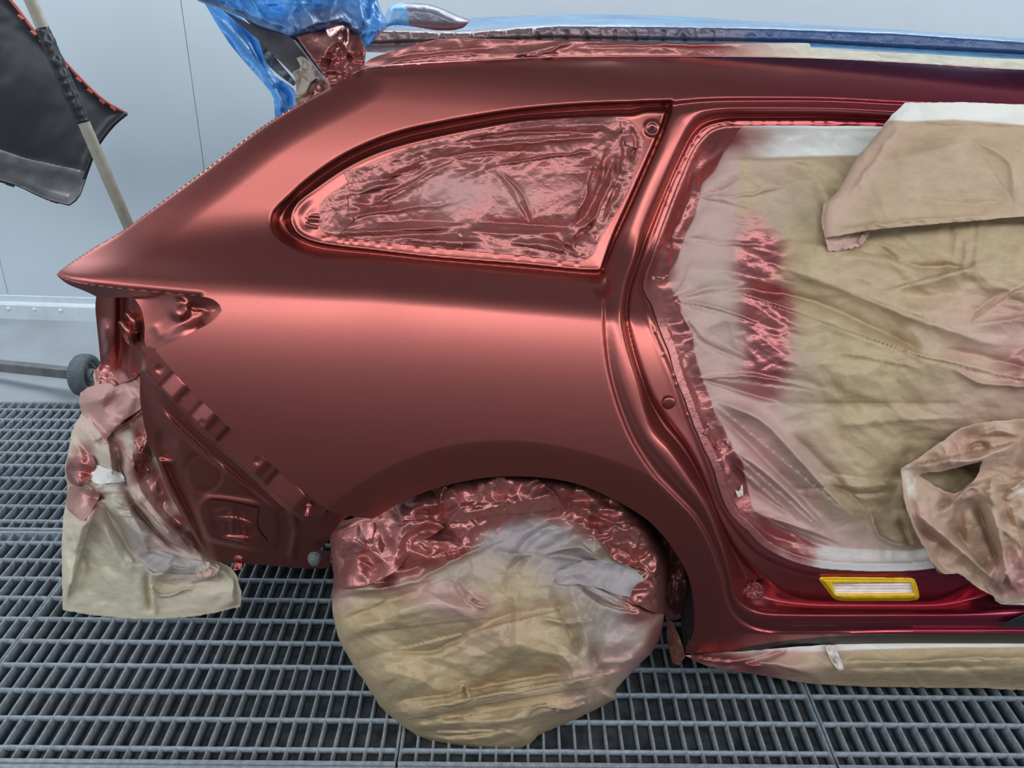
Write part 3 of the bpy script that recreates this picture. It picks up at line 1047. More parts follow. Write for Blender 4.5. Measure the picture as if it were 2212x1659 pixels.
# bent tape patch over the access hole, wrapped stud and rubber bump of the lower panel
X, Y, B = local(430, 1070, 600, 1200, 2.0)
s = sdist(smooth([(445, 1085), (452, 1080), (500, 1085), (558, 1098), (558, 1098), (556, 1140), (577, 1170), (570, 1179), (540, 1174), (470, 1160), (456, 1152), (452, 1130)]), X, Y)
sheet('access_hole_tape', X, Y, B + .085 + .00042 * (Y - 950) - .014 - .006 * crumple(X, Y, 40, 4) * sstep(0, 20, s) + folds(X, Y, [([(460, 1118), (520, 1122), (555, 1140)], 4, -.004, 'sharp'), ([(480, 1158), (540, 1165)], 6, -.006)]), s, M['paint_edge'], car)

bm = bmesh.new()
lathe_bm(bm, [(0, .03), (.008, .028), (.012, .018), (.009, .006), (.014, 0)], 9)
for v in bm.verts:
    v.co += Vector((rnd.uniform(-1, 1), rnd.uniform(-1, 1), rnd.uniform(-1, 1))) * .0022
o = bm_obj('wrapped_stud', bm, M['paint_edge'], car)
o.location = at(518, 1206, on_body(518, 1206, .16))
o.rotation_euler = (math.radians(115), 0, 0)
bm = bmesh.new()
lathe_bm(bm, [(0, .022), (.010, .020), (.016, .010), (.017, 0)], 9)
o = bm_obj('rubber_bump', bm, M['rubber'], car)
o.location = at(681, 1203, on_body(681, 1203, .16))
o.rotation_euler = (math.radians(100), 0, 0)

# hole of the window boss, plug in the door frame
bm = bmesh.new()
lathe_bm(bm, [(0, .0), (.004, .0), (.0046, .0008), (.0046, -.004)], 16)
o = bm_obj('boss_hole', bm, M['black'], car)
o.location = at(1409, 277, dep_at(1409, 277) - .0015)
o.rotation_euler = (math.radians(70), 0, 0)
bm = bmesh.new()
lathe_bm(bm, [(0, .005), (.009, .0046), (.0125, .003), (.0135, 0), (.0145, -.003)], 26)
o = bm_obj('round_plug', bm, M['paint_edge'], car, True)
o.location = at(1444, 870, dep_at(1444, 870) - .003)
o.rotation_euler = (math.radians(88), 0, math.radians(-4))

# wheel house liner: the dark tunnel behind the arch
arc = smooth(ARCH, 3, False)
v, f = [], []
n = len(arc)
for k, dy in enumerate((0.004, .02, .40)):
    for (x, y) in arc:
        yb = on_body(x, y, .028)
        p = np.array(at(x, y, yb))
        q = np.array([-.0, 0, .33])
        if dy > .03:
            r_ = p - np.array([0, p[1], .33])
            p = p + np.array([r_[0], 0, r_[2]]) * .12
        p[1] += dy
        v.append(p)
for k in range(2):
    for i in range(n - 1):
        f.append((k * n + i, k * n + i + 1, (k + 1) * n + i + 1, (k + 1) * n + i))
back = len(v)
v.append((0, 1.92, .33))
for i in range(n - 1):
    f.append((2 * n + i, 2 * n + i + 1, back))
pydata('wheel_house', v, f, M['under'], car, True)

# underbody, far side, roof skin: the rest of the shell that carries the masking
bm = bmesh.new()
pts = [(-.80, 1.78, .42), (-.42, 1.72, .40), (-.42, 1.95, .42), (.42, 1.95, .40), (.42, 1.60, .23), (1.7, 1.60, .24)]
far = [(1.7, 3.10, .24), (-.80, 2.95, .42)]
lo = [bm.verts.new(p) for p in pts + far]
hi = [bm.verts.new((p[0], p[1], p[2] + .10)) for p in pts + far]
bm.faces.new(lo)
bm.faces.new(hi[::-1])
for k in range(len(lo)):
    q = (k + 1) % len(lo)
    bm.faces.new((lo[k], hi[k], hi[q], lo[q]))
bm_obj('underbody', bm, M['under'], car)
v, f = [], []
xs = np.linspace(-.36, 1.7, 24)
for x in xs:
    zc = float(crease_z(np.array(x)))
    for zz, dy in ((.26, 3.06), (.5, 3.12), (.8, 3.13), (zc, 3.08), (zc + .1, 2.98), (zc + .3, 2.90), (zc + .40, 2.80)):
        v.append((x, dy - float(plan(np.array(x))), zz if zz < .3 or x > -.4 else max(zz, .5)))
for i in range(len(xs) - 1):
    for k in range(6):
        f.append((i * 7 + k, i * 7 + k + 1, i * 7 + 8 + k, i * 7 + 7 + k))
pydata('far_side_panel', v, f, M['paint'], car, True)
v, f = [], []
xs = np.linspace(-.30, 1.7, 24)
for x in xs:
    for k in range(9):
        t = k / 8
        v.append((x, 2.02 + t * .80, 1.385 + .062 * math.sin(math.pi * t) - .03 * max(0, -x) - .012 * max(0, x) - .01))
for i in range(len(xs) - 1):
    for k in range(8):
        f.append((i * 9 + k, i * 9 + k + 1, i * 9 + 10 + k, i * 9 + 9 + k))
pydata('roof_skin', v, f, M['paint'], car, True)


# ------------------------------------------------------------------ masking paper over the door opening
def attrs(X, **kw):
    r = {}
    for k in ('spray', 'white', 'haze', 'pink', 'orange'):
        v = kw.get(k)
        r[k] = np.zeros(X.shape) if v is None else np.clip(v, 0, 1)
    return r


def sub(X, Y, A):
    """sample the body field A at other pixels"""
    fx, fy = np.clip((X - 90) / ST, 0, PX.shape[1] - 1.001), np.clip((Y - 100) / ST, 0, PX.shape[0] - 1.001)
    i, j = np.floor(fy).astype(int), np.floor(fx).astype(int)
    u, v = fx - j, fy - i
    return (A[i, j] * (1 - u) + A[i, j + 1] * u) * (1 - v) + (A[i + 1, j] * (1 - u) + A[i + 1, j + 1] * u) * v


X, Y = grid(1370, 255, 2960, 1250, 3.0)
sp_ = sub(X, Y, sPP)
edge = sub(X, Y, DEP)
plane = np.interp(Y, [250, 400, 600, 800, 1000, 1250], [1.80, 1.745, 1.645, 1.585, 1.570, 1.575]) + .010 * np.sin(X / 190)
w = np.exp(-np.clip(sp_, 0, 999) / 55)
plane = plane + .075 * blobs(X, Y, [(2140, 1090, 210, 170, 0, 1)], 3, .05)
dep = plane * (1 - w) + edge * w - .0025
F = [
    # fan of pleats drawn out of the pinch on the pillar
    ([(1460, 645), (1530, 625), (1640, 612)], 9, .007, 'fan'), ([(1462, 648), (1560, 668), (1700, 720)], 12, .010, 'fan'), ([(1458, 655), (1500, 720), (1540, 760)], 9, .007, 'fan'),
    ([(1458, 640), (1480, 610), (1495, 560)], 6, .004, 'fan'), ([(1480, 690), (1520, 740), (1640, 790)], 14, -.008, 'fan'),
    ([(1516, 815), (1600, 812), (1700, 826), (1800, 850)], 13, .011, 'fan'), ([(1520, 822), (1600, 845), (1720, 880)], 12, -.010, 'fan'),
    ([(1532, 862), (1640, 905), (1720, 985), (1800, 1075), (1870, 1140)], 22, .020), ([(1535, 880), (1600, 940), (1700, 1040), (1790, 1140)], 15, -.017),
    ([(1570, 965), (1640, 1010), (1720, 1080), (1800, 1165)], 20, .017), ([(1570, 985), (1620, 1050), (1720, 1120)], 15, -.013), ([(1700, 930), (1760, 985), (1850, 1080)], 15, -.010),
    # upper left
    ([(1515, 418), (1580, 425), (1700, 400), (1850, 380)], 12, .006, 'fan'), ([(1515, 420), (1570, 405), (1640, 350)], 9, -.006, 'fan'), ([(1515, 425), (1600, 440), (1640, 455)], 8, .006, 'fan'), ([(1560, 345), (1640, 350), (1760, 345)], 8, .005),
    ([(1480, 515), (1560, 525), (1650, 532)], 4, -.004), ([(1500, 350), (1490, 420), (1450, 520)], 10, .006),
    # long swags across the sheet
    ([(1640, 560), (1780, 610), (1980, 690), (2200, 760)], 30, .014), ([(1560, 620), (1720, 640), (1850, 690), (2050, 790)], 22, -.014), ([(1750, 690), (1900, 745), (2060, 800)], 24, .010),
    ([(1720, 520), (1840, 555), (2000, 570)], 18, .010), ([(1880, 520), (1960, 570), (2120, 575)], 14, -.010), ([(1900, 630), (2030, 600), (2150, 560)], 10, .009), ([(2090, 700), (2120, 660), (2220, 610)], 8, -.009), ([(2095, 704), (2180, 690), (2300, 680)], 10, .009),
    ([(2050, 790), (2130, 830), (2260, 830)], 12, .010), ([(2030, 750), (2120, 770), (2240, 800)], 16, -.010), ([(1950, 760), (2050, 780), (2160, 808)], 7, .006),
    ([(1700, 870), (1850, 880), (2100, 870)], 30, -.008), ([(1800, 920), (1950, 905), (2120, 900)], 20, .007), ([(1760, 1020), (1850, 1050), (1950, 1045)], 10, .009), ([(1780, 1040), (1860, 1068), (1930, 1060)], 9, -.008),
    ([(1700, 1060), (1820, 1060), (1880, 1110)], 10, -.008), ([(1640, 1110), (1760, 1150), (1830, 1180)], 5, .008), ([(1660, 1120), (1750, 1170), (1800, 1182)], 5, -.007),
    ([(1880, 1100), (1900, 1160), (1985, 1185)], 10, .010), ([(1945, 1120), (1965, 1180)], 6, -.010), ([(1800, 760), (1900, 770), (2000, 800)], 16, .006),
]
cr = crumple(X, Y, 130, 11, 3, 1.9, .30) * .0170 + crumple(X, Y, 30, 15, 2, 1.3, .2) * .0014
col = sstep(1560, 1620, X) * sstep(1760, 1690, X) * sstep(480, 540, Y) * sstep(870, 800, Y)
cr += col * crumple(X, Y, 20, 31, 2, 2.6, .25) * .0019
tape_band = sstep(34, 26, sp_)
cr += tape_band * crumple(X, Y, 26, 8, 2) * .0022
dep += -(folds(X, Y, F) + cr) * sstep(-2, 26, sp_) * sstep(0, 40, sp_ + 14)
dep = np.where(sp_ < 14, np.minimum(dep, edge - .0022), dep)
lx = X - np.interp(Y, [270, 330, 500, 600, 760, 900, 1000, 1100, 1230], [1560, 1500, 1430, 1392, 1450, 1495, 1541, 1575, 1800])
spray = blobs(X, Y, [(1640, 560, 58, 85, 0, .95), (1655, 680, 62, 110, 0, 1.0), (1658, 770, 56, 80, 0, .95), (1650, 845, 60, 26, 10, .6), (1625, 480, 45, 30, 0, .5)], 5, .12)
spray = np.maximum(spray, blobs(X, Y, [(1420, 600, 40, 80, 0, .8), (1440, 720, 40, 120, -20, .9), (1480, 850, 40, 110, -18, .85), (1525, 960, 34, 70, -25, .7), (1510, 330, 46, 60, 25, .85), (1570, 300, 60, 30, 0, .7), (1640, 297, 70, 22, 0, .45), (1560, 1060, 26, 60, -20, .7), (1650, 1160, 70, 40, 40, .75), (1720, 1195, 46, 22, 20, .7), (2200, 690, 80, 50, 20, .30), (2230, 800, 90, 70, 30, .45), (2150, 940, 90, 35, -20, .4)], 5))
tw = 58 + 10 * vnoise(X / 40, Y / 40, 77)
spray = np.maximum(spray, .92 * sstep(tw, tw - 7, lx) * sstep(1215, 1150, Y))
pink = .62 * sstep(260, 60, lx + 40 * fbm(X, Y, 90, 9, 3)) + blobs(X, Y, [(2140, 730, 160, 110, 20, .55), (1880, 620, 120, 60, 0, .15), (2150, 880, 170, 90, 0, .45), (1700, 1000, 110, 160, -30, .35)], 8)
haze = .5 * sstep(330, 120, lx + 50 * fbm(X, Y, 120, 19, 3))
ed_t = np.interp(X, [1560, 1640, 1760, 1960, 2960], [332, 338, 334, 332, 340])
white = sstep(6, -1, Y - ed_t) * sstep(1600, 1690, X)
white = np.maximum(white, sstep(-2, 3, Y - np.interp(X, [1740, 1770, 1840, 1960, 2020], [1176, 1178, 1184, 1190, 1182])) * sstep(1745, 1775, X))
white = np.maximum(white, blobs(X, Y, [(1590, 1062, 8, 12, 0, .9)]))
orange = blobs(X, Y, [(1672, 1142, 30, 11, 52, .8), (1702, 1172, 14, 14, 0, .6), (1568, 1000, 8, 40, -12, .5), (1580, 1030, 10, 30, -20, .5)], 7)
# thin separate lap of paper in the upper corner: paler patch
pale = sstep(1592, 1597, X) * sstep(1760, 1600, X + (Y - 335) * .2) * sstep(480, 470, Y) * sstep(335, 342, Y)
dm = sheet('door_opening_paper', X, Y, dep, sp_ + 4 + .7 * vnoise(X / 14, Y / 14, 4), M['paper'], None, attrs(X, spray=spray * (1 - white * .4), white=white, haze=haze * (1 - pale), pink=pink * (1 - white * .8) * (1 - pale * .6), orange=orange), .0006)
tag(dm, 'large wrinkled brown paper sheet taped across the rear door opening with a red spray streak', 'masking paper')
DOORP = (X, Y, dep)

# torn slits and tucks where the paper is taped: small folded flaps of tape on the edge
def flap(parent, pts, lift, mat, name, seed, **kw):
    x0, y0 = min(p[0] for p in pts) - 4, min(p[1] for p in pts) - 4
    x1, y1 = max(p[0] for p in pts) + 4, max(p[1] for p in pts) + 4
    X_, Y_ = grid(x0, y0, x1, y1, 1.6)
    s_ = sdist(pts, X_, Y_)
    gx, gy, gd = DOORP
    fx, fy = np.clip((X_ - 1370) / 3, 0, gx.shape[1] - 2), np.clip((Y_ - 255) / 3, 0, gx.shape[0] - 2)
    d_ = gd[fy.astype(int), fx.astype(int)]
    d_ = d_.mean() * .6 + d_ * .4 - lift - .004 * crumple(X_, Y_, 9, seed, 2)
    return sheet(name, X_, Y_, d_, s_, mat, parent, attrs(X_, **{k: np.full(X_.shape, v) for k, v in kw.items()}), .0005)


flap(dm, [(1402, 596), (1430, 598), (1445, 592), (1440, 600), (1425, 612), (1404, 600)], .006, M['paper'], 'torn_tape', 3, spray=.8)
flap(dm, [(1545, 966), (1560, 950), (1574, 952), (1578, 962), (1570, 968), (1560, 964), (1558, 976), (1552, 972)], .008, M['paper'], 'torn_tape', 5, spray=.7)
flap(dm, [(1540, 994), (1560, 990), (1558, 996), (1544, 998)], .006, M['paper'], 'torn_tape', 6, pink=.8)
flap(dm, [(1596, 1062), (1604, 1044), (1606, 1070), (1594, 1075), (1588, 1058)], .007, M['paper'], 'torn_tape', 7, white=.8, pink=.4)
flap(dm, [(1514, 940), (1524, 925), (1532, 905), (1530, 940), (1524, 966), (1516, 955)], .006, M['paper'], 'torn_tape', 8, spray=.95)

# folded flap hanging from the roof rail
X, Y = grid(1760, 205, 2960, 560, 3.0)
FLAP = smooth([(1955, 222), (1955, 222), (2080, 221), (2212, 226), (2960, 240), (2960, 240), (2960, 470), (2960, 470), (2212, 468), (2120, 476), (2000, 486), (1886, 497), (1782, 514), (1782, 514), (1776, 490), (1774, 470), (1779, 441), (1779, 441), (1808, 412), (1850, 343), (1895, 290), (1925, 250)])
s = sdist(FLAP, X, Y)
dep = np.interp(Y, [205, 300, 400, 520], [1.775, 1.735, 1.690, 1.640]) - .028 * sstep(0, 160, X - np.interp(Y, [222, 514], [1955, 1775]))
dep += inset_round(np.clip(X - np.interp(Y, [222, 290, 343, 412, 441, 514], [1955, 1895, 1850, 1808, 1779, 1780]), 0, 99) + 1, 26, .022)
dep -= folds(X, Y, [([(1960, 262), (2100, 266), (2300, 270)], 6, .003), ([(2100, 300), (2180, 350), (2190, 440)], 20, .008), ([(1950, 260), (1880, 360), (1830, 430)], 10, .006), ([(1900, 350), (2000, 330), (2100, 300)], 30, .007), ([(1940, 420), (2080, 440), (2200, 430)], 24, -.006), ([(1800, 500), (1950, 480), (2150, 466)], 8, .007)]) + crumple(X, Y, 150, 41, 3, 1.4, .5) * .0100 + crumple(X, Y, 30, 42, 2) * .0009
white = sstep(3, -2, Y - np.interp(X, [1940, 1960, 2060, 2150, 2212, 2960], [260, 262, 258, 264, 270, 284])) * .95
pink = .25 * sstep(60, 0, X - np.interp(Y, [222, 514], [1955, 1775])) + .2
fl = sheet('folded_paper_flap', X, Y, dep, s + .8 * vnoise(X / 8, Y / 8, 3), M['paper_tight'], None, attrs(X, white=white, pink=pink * (1 - white)), .0008)
tag(fl, 'smooth brown paper flap folded down from the roof rail above the door paper', 'masking paper')
# the curled mouth of the fold and its zigzag torn under-layer
X, Y = grid(1765, 430, 1895, 555, 1.8)
ZZ = [(1779, 441), (1795, 437), (1808, 440), (1806, 452), (1797, 470), (1792, 490), (1784, 513), (1779, 500), (1775, 478)]
s = sdist(ZZ, X, Y)
sheet('curled_edge', X, Y, 1.672 + .014 * sstep(1775, 1806, X) + .002 * crumple(X, Y, 14, 3), s, M['paper_tight'], fl, attrs(X, haze=np.full(X.shape, .15)), .0006)
zz = [(1781, 512), (1830, 506), (1884, 497), (1882, 503), (1878, 506), (1876, 512), (1872, 514), (1870, 520), (1866, 522), (1864, 529), (1858, 529), (1852, 534), (1846, 532), (1840, 538), (1833, 536), (1826, 541), (1818, 540), (1808, 544), (1800, 542), (1790, 545), (1786, 532)]
s = sdist(zz, X, Y)
sheet('torn_under_layer', X, Y, 1.668 - .012 * sstep(512, 540, Y) + .004 * crumple(X, Y, 18, 5) - folds(X, Y, [([(1862, 500), (1855, 530)], 5, .008)]), s, M['paper_tight'], fl, attrs(X, pink=np.full(X.shape, .75)), .0006)

# crushed paper bundle at the front of the opening, hanging over the sill
X, Y = grid(1935, 850, 2960, 1320, 2.6)
BUN = smooth([(1946, 1011), (1946, 1011), (1990, 985), (2040, 950), (2075, 925), (2130, 912), (2212, 905), (2960, 880), (2960, 880), (2960, 1300), (2960, 1300), (2212, 1300), (2168, 1303), (2145, 1287), (2110, 1268), (2071, 1240), (2035, 1240), (2016, 1224), (2004, 1190), (1981, 1159), (1962, 1110), (1950, 1072)])
s = sdist(BUN, X, Y)
dep = np.interp(Y, [860, 1000, 1150, 1300], [1.565, 1.540, 1.505, 1.495]) - .02 * sstep(2000, 2250, X)
HOL = smooth([(1985, 1026), (2040, 1018), (2120, 996), (2121, 998), (2110, 1030), (2085, 1052), (2062, 1066), (2040, 1060), (2010, 1044)])
hole = sdist(HOL, X, Y)
s = np.minimum(s, -hole)
dep -= folds(X, Y, [([(1952, 1015), (1955, 1080), (1985, 1160), (2015, 1215), (2070, 1262), (2150, 1295)], 10, .022), ([(1950, 1010), (2020, 1000), (2110, 990), (2200, 955)], 12, .026), ([(1970, 1100), (2040, 1160), (2100, 1210), (2160, 1265)], 16, .026), ([(2010, 1110), (2050, 1100), (2090, 1060), (2130, 1040)], 12, .014), ([(2050, 1130), (2090, 1180), (2140, 1240)], 16, -.026), ([(2140, 1020), (2145, 1100), (2160, 1170), (2180, 1260)], 14, .022), ([(2110, 1080), (2130, 1150), (2165, 1240)], 14, -.024), ([(2180, 1080), (2200, 1160), (2212, 1250)], 20, .012), ([(2110, 940), (2150, 930), (2200, 940)], 10, .018), ([(2080, 970), (2120, 958), (2140, 970)], 8, -.016), ([(2155, 1270), (2175, 1240), (2190, 1275)], 6, .014), ([(2170, 1060), (2200, 1050), (2230, 1020)], 7, .014, 'sharp'), ([(1975, 1140), (2020, 1165), (2060, 1190)], 7, -.010)])
dep -= (crumple(X, Y, 90, 61, 3, 1.3, .8) * .024 + crumple(X, Y, 24, 63, 2) * .003) * sstep(0, 26, s)
pk = .42 + .25 * fbm(X, Y, 90, 33, 3) + blobs(X, Y, [(2060, 1045, 60, 30, 30, .3), (2185, 1240, 40, 50, 0, .5)])
wh = blobs(X, Y, [(1966, 1048, 9, 40, -6, .8), (1958, 1030, 8, 20, 0, .7), (2205, 1060, 16, 10, 0, .6)], 3, .1)
bu = sheet('crushed_paper_bundle', X, Y, dep, s + 1.2 * vnoise(X / 10, Y / 10, 9), M['paper'], None, attrs(X, pink=pk * (1 - wh), white=wh, spray=blobs(X, Y, [(2190, 1270, 40, 26, 0, .55), (2212, 1200, 22, 60, 0, .5), (2160, 1275, 30, 14, 20, .5)]) * .8), .0008)
tag(bu, 'crushed brown paper bundle drooping over the sill right of the yellow edged vent', 'masking paper')
X, Y = grid(2140, 1275, 2960, 1320, 2.0)
s = sdist(smooth([(2146, 1284), (2150, 1298), (2162, 1305), (2220, 1307), (2960, 1307), (2960, 1307), (2960, 1280), (2960, 1280)]), X, Y)
tp = sheet('pale_tape', X, Y, 1.512 + .002 * crumple(X, Y, 20, 5) + 0 * X, s, M['tape'], bu, attrs(X, white=np.full(X.shape, .8)), .001)

# ------------------------------------------------------------------ paper over the rear quarter window
X, Y = grid(675, 240, 1405, 580, 2.2)
s = sdist(WP, X, Y)
base_ = sub(X, Y, DEP)
dep = base_ - .002 + .012 * sstep(18, 70, s)
F = [([(760, 470), (850, 455), (960, 440), (1020, 425)], 9, .006, 'fan'), ([(770, 468), (880, 400), (1000, 340)], 7, .006), ([(800, 480), (900, 478), (1010, 482)], 10, -.005), ([(700, 505), (850, 498), (940, 492), (1000, 484)], 5, .007), ([(730, 508), (860, 508), (980, 505)], 5, -.006), ([(850, 512), (930, 520), (1050, 522)], 8, .006),
     ([(1010, 280), (1150, 270), (1300, 268), (1330, 290)], 6, .006), ([(960, 310), (1100, 290), (1310, 285)], 6, -.007), ([(1000, 322), (1120, 310), (1290, 296)], 7, .006), ([(900, 350), (1020, 330), (1180, 325)], 10, -.005), ([(1070, 358), (1160, 342), (1290, 326)], 3, .006, 'sharp'),
     ([(1290, 330), (1270, 380), (1262, 430), (1240, 480)], 8, .008), ([(1310, 320), (1300, 400), (1270, 460), (1235, 500)], 8, -.008), ([(1330, 330), (1315, 400), (1290, 460), (1260, 500)], 7, .008), ([(1345, 290), (1350, 340), (1340, 380)], 6, .009), ([(1365, 275), (1372, 310), (1362, 350)], 5, -.008), ([(1340, 380), (1320, 430), (1300, 480)], 5, -.006), ([(1355, 380), (1335, 425), (1310, 470)], 5, .006),
     ([(1065, 360), (1105, 400), (1145, 485)], 8, -.004), ([(1075, 365), (1130, 420), (1150, 490)], 6, .005), ([(1030, 480), (1120, 485), (1240, 490)], 6, -.005), ([(1000, 500), (1120, 505), (1240, 500)], 10, .007), ([(1100, 525), (1180, 530), (1230, 550)], 7, .006), ([(1180, 510), (1220, 530), (1250, 555)], 5, -.006), ([(1205, 545), (1225, 525), (1240, 535)], 5, .007), ([(1235, 520), (1260, 500), (1285, 480)], 4, -.008),
     ([(770, 420), (830, 400), (870, 395)], 7, .006), ([(760, 430), (800, 445), (850, 440)], 6, -.006), ([(750, 440), (790, 455), (760, 470)], 5, .005), ([(830, 380), (900, 350), (930, 345)], 6, .005), ([(820, 395), (870, 372), (910, 362)], 5, -.006)]
cr = crumple(X, Y, 70, 71, 3, 1.4, -.5) * .0055 + crumple(X, Y, 16, 72, 2) * .0008
near = blobs(X, Y, [(1345, 300, 50, 55, 0, 1), (760, 450, 70, 50, 0, 1), (1240, 545, 50, 24, 0, 1), (1330, 380, 25, 60, 20, .8)], 3, .1)
cr += near * crumple(X, Y, 22, 75, 2) * .0018
dep -= (folds(X, Y, F) * 1.15 + cr) * sstep(0, 14, s)
sprayw = np.clip(.88 - blobs(X, Y, [(1000, 420, 130, 60, -8, .42), (1090, 430, 110, 60, 0, .35), (960, 470, 120, 26, 0, .3), (1200, 400, 60, 70, 0, .22)], 4) + .1 * fbm(X, Y, 80, 5), .25, 1)
qw = sheet('quarter_window_paper', X, Y, dep, s, make_paper('window_paper', wr=.45, bscale=60, spray_rough=.40), None, attrs(X, spray=sprayw, haze=.7 + 0 * X, pink=.5 + 0 * X), .0005)
tag(qw, 'red sprayed crinkled paper sealing the rear quarter window', 'masking paper')
# lap lines of the tape round its edge
def patch(parent, name, pts, lift, mat, seed, base, origin, step, cs=14, ca=.0015, **kw):
    x0, y0 = min(p[0] for p in pts) - 3, min(p[1] for p in pts) - 3
    x1, y1 = max(p[0] for p in pts) + 3, max(p[1] for p in pts) + 3
    X_, Y_ = grid(x0, y0, x1, y1, 1.7)
    s_ = sdist(pts, X_, Y_)
    fx, fy = np.clip((X_ - origin[0]) / step, 0, base.shape[1] - 2), np.clip((Y_ - origin[1]) / step, 0, base.shape[0] - 2)
    d_ = base[fy.astype(int), fx.astype(int)]
    d_ = blur(d_, 2) - lift - ca * crumple(X_, Y_, cs, seed, 2)
    return sheet(name, X_, Y_, d_, s_, mat, parent, attrs(X_, **{k: np.full(X_.shape, v) for k, v in kw.items()}), .0004)


mw = qw.data.materials[0]
QD = dep
for i, (pts, lf) in enumerate([([(692, 445), (708, 424), (748, 424), (752, 436), (754, 460), (764, 474), (730, 508), (700, 503), (690, 485)], .004), ([(752, 424), (800, 418), (832, 412), (838, 420), (805, 440), (790, 455), (768, 474), (754, 462)], .0055), ([(740, 372), (905, 326), (906, 332), (905, 368), (890, 374), (756, 396)], .003), ([(1254, 500), (1284, 508), (1288, 522), (1280, 548), (1262, 560), (1240, 545)], .004), ([(1340, 262), (1366, 264), (1386, 294), (1388, 318), (1372, 320), (1352, 312), (1346, 296)], .005), ([(1334, 380), (1372, 366), (1352, 422), (1325, 470), (1312, 455)], .003), ([(700, 500), (840, 482), (842, 500), (1000, 500), (1000, 540), (880, 528), (720, 510)], .0025)]):
    patch(qw, 'tape_strip', pts, lf, mw, 200 + i, QD, (675, 240), 2.2, 18, .0016, spray=.88, pink=.5, haze=.7)
lapt = smooth([(745, 384), (800, 352), (878, 320), (946, 300), (1020, 285), (1127, 265), (1253, 256), (1330, 252), (1330, 252), (1330, 262), (1253, 268), (1127, 277), (1020, 298), (946, 314), (878, 334), (800, 366), (752, 392)])
patch(qw, 'tape_strip', [tuple(p) for p in lapt], .003, mw, 220, QD, (675, 240), 2.2, 20, .0012, spray=.88, pink=.5, haze=.7)

# ------------------------------------------------------------------ wheel wrapped in paper
X, Y = grid(690, 1015, 1470, 1640, 2.6)
WH = smooth([(716, 1150), (714, 1189), (720, 1240), (718, 1313), (731, 1377), (753, 1420), (800, 1493), (834, 1540), (906, 1592), (1013, 1617), (1090, 1623), (1118, 1624), (1146, 1609), (1163, 1590), (1248, 1553), (1330, 1510), (1330, 1510), (1326, 1496), (1377, 1441), (1415, 1399), (1432, 1356), (1438, 1292), (1445, 1215), (1426, 1164), (1395, 1110), (1330, 1060), (1230, 1020), (1120, 1005), (1000, 1015), (900, 1050), (800, 1105), (740, 1130)])
s = sdist(WH, X, Y)
# the wheel is a drum standing on the grating: upright front face, rounded rim
cxp, cyp = 1075., 1310.
z_of = np.interp(Y, [1000, 1100, 1200, 1300, 1400, 1500, 1600, 1640], [.74, .63, .52, .41, .30, .18, .05, 0.0])
dep = 1.520 - .085 * sstep(1120, 1330, Y) + .02 * sstep(1500, 1620, Y)
dep += inset_round(s, 70, .13) * (1 - .75 * sstep(1540, 1600, Y)) + inset_round(s, 14, .03)
F = [([(720, 1260), (800, 1275), (900, 1255), (1000, 1200), (1100, 1160)], 14, .016), ([(730, 1290), (850, 1290), (960, 1250)], 12, -.012), ([(750, 1370), (860, 1330), (980, 1310), (1100, 1330)], 22, .014), ([(740, 1340), (840, 1300), (900, 1275)], 10, -.010), ([(830, 1410), (950, 1400), (1060, 1340), (1200, 1310), (1260, 1305)], 14, -.014), ([(830, 1545), (950, 1525), (1100, 1495), (1250, 1470), (1380, 1440)], 11, .018), ([(840, 1520), (960, 1500), (1100, 1470), (1260, 1450)], 10, -.013), ([(870, 1570), (1000, 1560), (1140, 1550), (1290, 1500)], 12, .013), ([(860, 1585), (980, 1590), (1120, 1575)], 9, -.012),
     ([(1130, 1555), (1160, 1525), (1230, 1530), (1290, 1510)], 7, .012, 'sharp'), ([(985, 1520), (1000, 1480), (1020, 1515)], 7, .013, 'sharp'), ([(1050, 1190), (1150, 1200), (1250, 1180), (1300, 1215), (1370, 1225)], 13, .014), ([(1070, 1240), (1180, 1195), (1290, 1220), (1380, 1235)], 12, -.017), ([(1200, 1230), (1280, 1270), (1350, 1320), (1420, 1330)], 13, .014), ([(1240, 1255), (1300, 1300), (1380, 1325)], 8, -.014), ([(1230, 1250), (1250, 1330), (1280, 1420)], 16, .012), ([(1180, 1260), (1220, 1340), (1260, 1420)], 14, -.010),
     ([(1160, 1335), (1220, 1345), (1280, 1340)], 8, .010), ([(1000, 1290), (1040, 1312), (1060, 1305)], 8, .012), ([(980, 1250), (1000, 1280), (1040, 1310)], 10, -.010), ([(960, 1130), (1060, 1090), (1180, 1080)], 12, .012), ([(840, 1140), (900, 1125), (960, 1130)], 6, .014, 'sharp'), ([(860, 1160), (930, 1150), (1000, 1170)], 10, -.016), ([(730, 1190), (780, 1200), (830, 1240)], 14, -.014), ([(720, 1170), (760, 1160), (800, 1185)], 10, .014), ([(800, 1240), (870, 1235), (930, 1215)], 10, .012),
     ([(1310, 1160), (1360, 1140), (1410, 1170)], 10, .018), ([(1330, 1185), (1370, 1200), (1410, 1220)], 8, -.016), ([(1280, 1150), (1320, 1200), (1390, 1240)], 6, .016), ([(1360, 1290), (1400, 1270), (1436, 1240)], 8, .014), ([(1340, 1440), (1390, 1400), (1425, 1370)], 10, .010), ([(955, 1100), (950, 1070), (975, 1035)], 5, .014, 'sharp'), ([(1180, 1050), (1200, 1070), (1212, 1090)], 5, .014, 'sharp'), ([(1290, 1430), (1350, 1430), (1400, 1415)], 9, .008), ([(1200, 1380), (1240, 1400), (1280, 1440)], 14, -.006)]
cr = crumple(X, Y, 135, 81, 3, 1.5, -.25) * .0360 + crumple(X, Y, 34, 82, 3, 1.3, -.2) * .0024
top = sstep(1300, 1130, Y + 40 * vnoise(X / 90, Y / 90, 3))
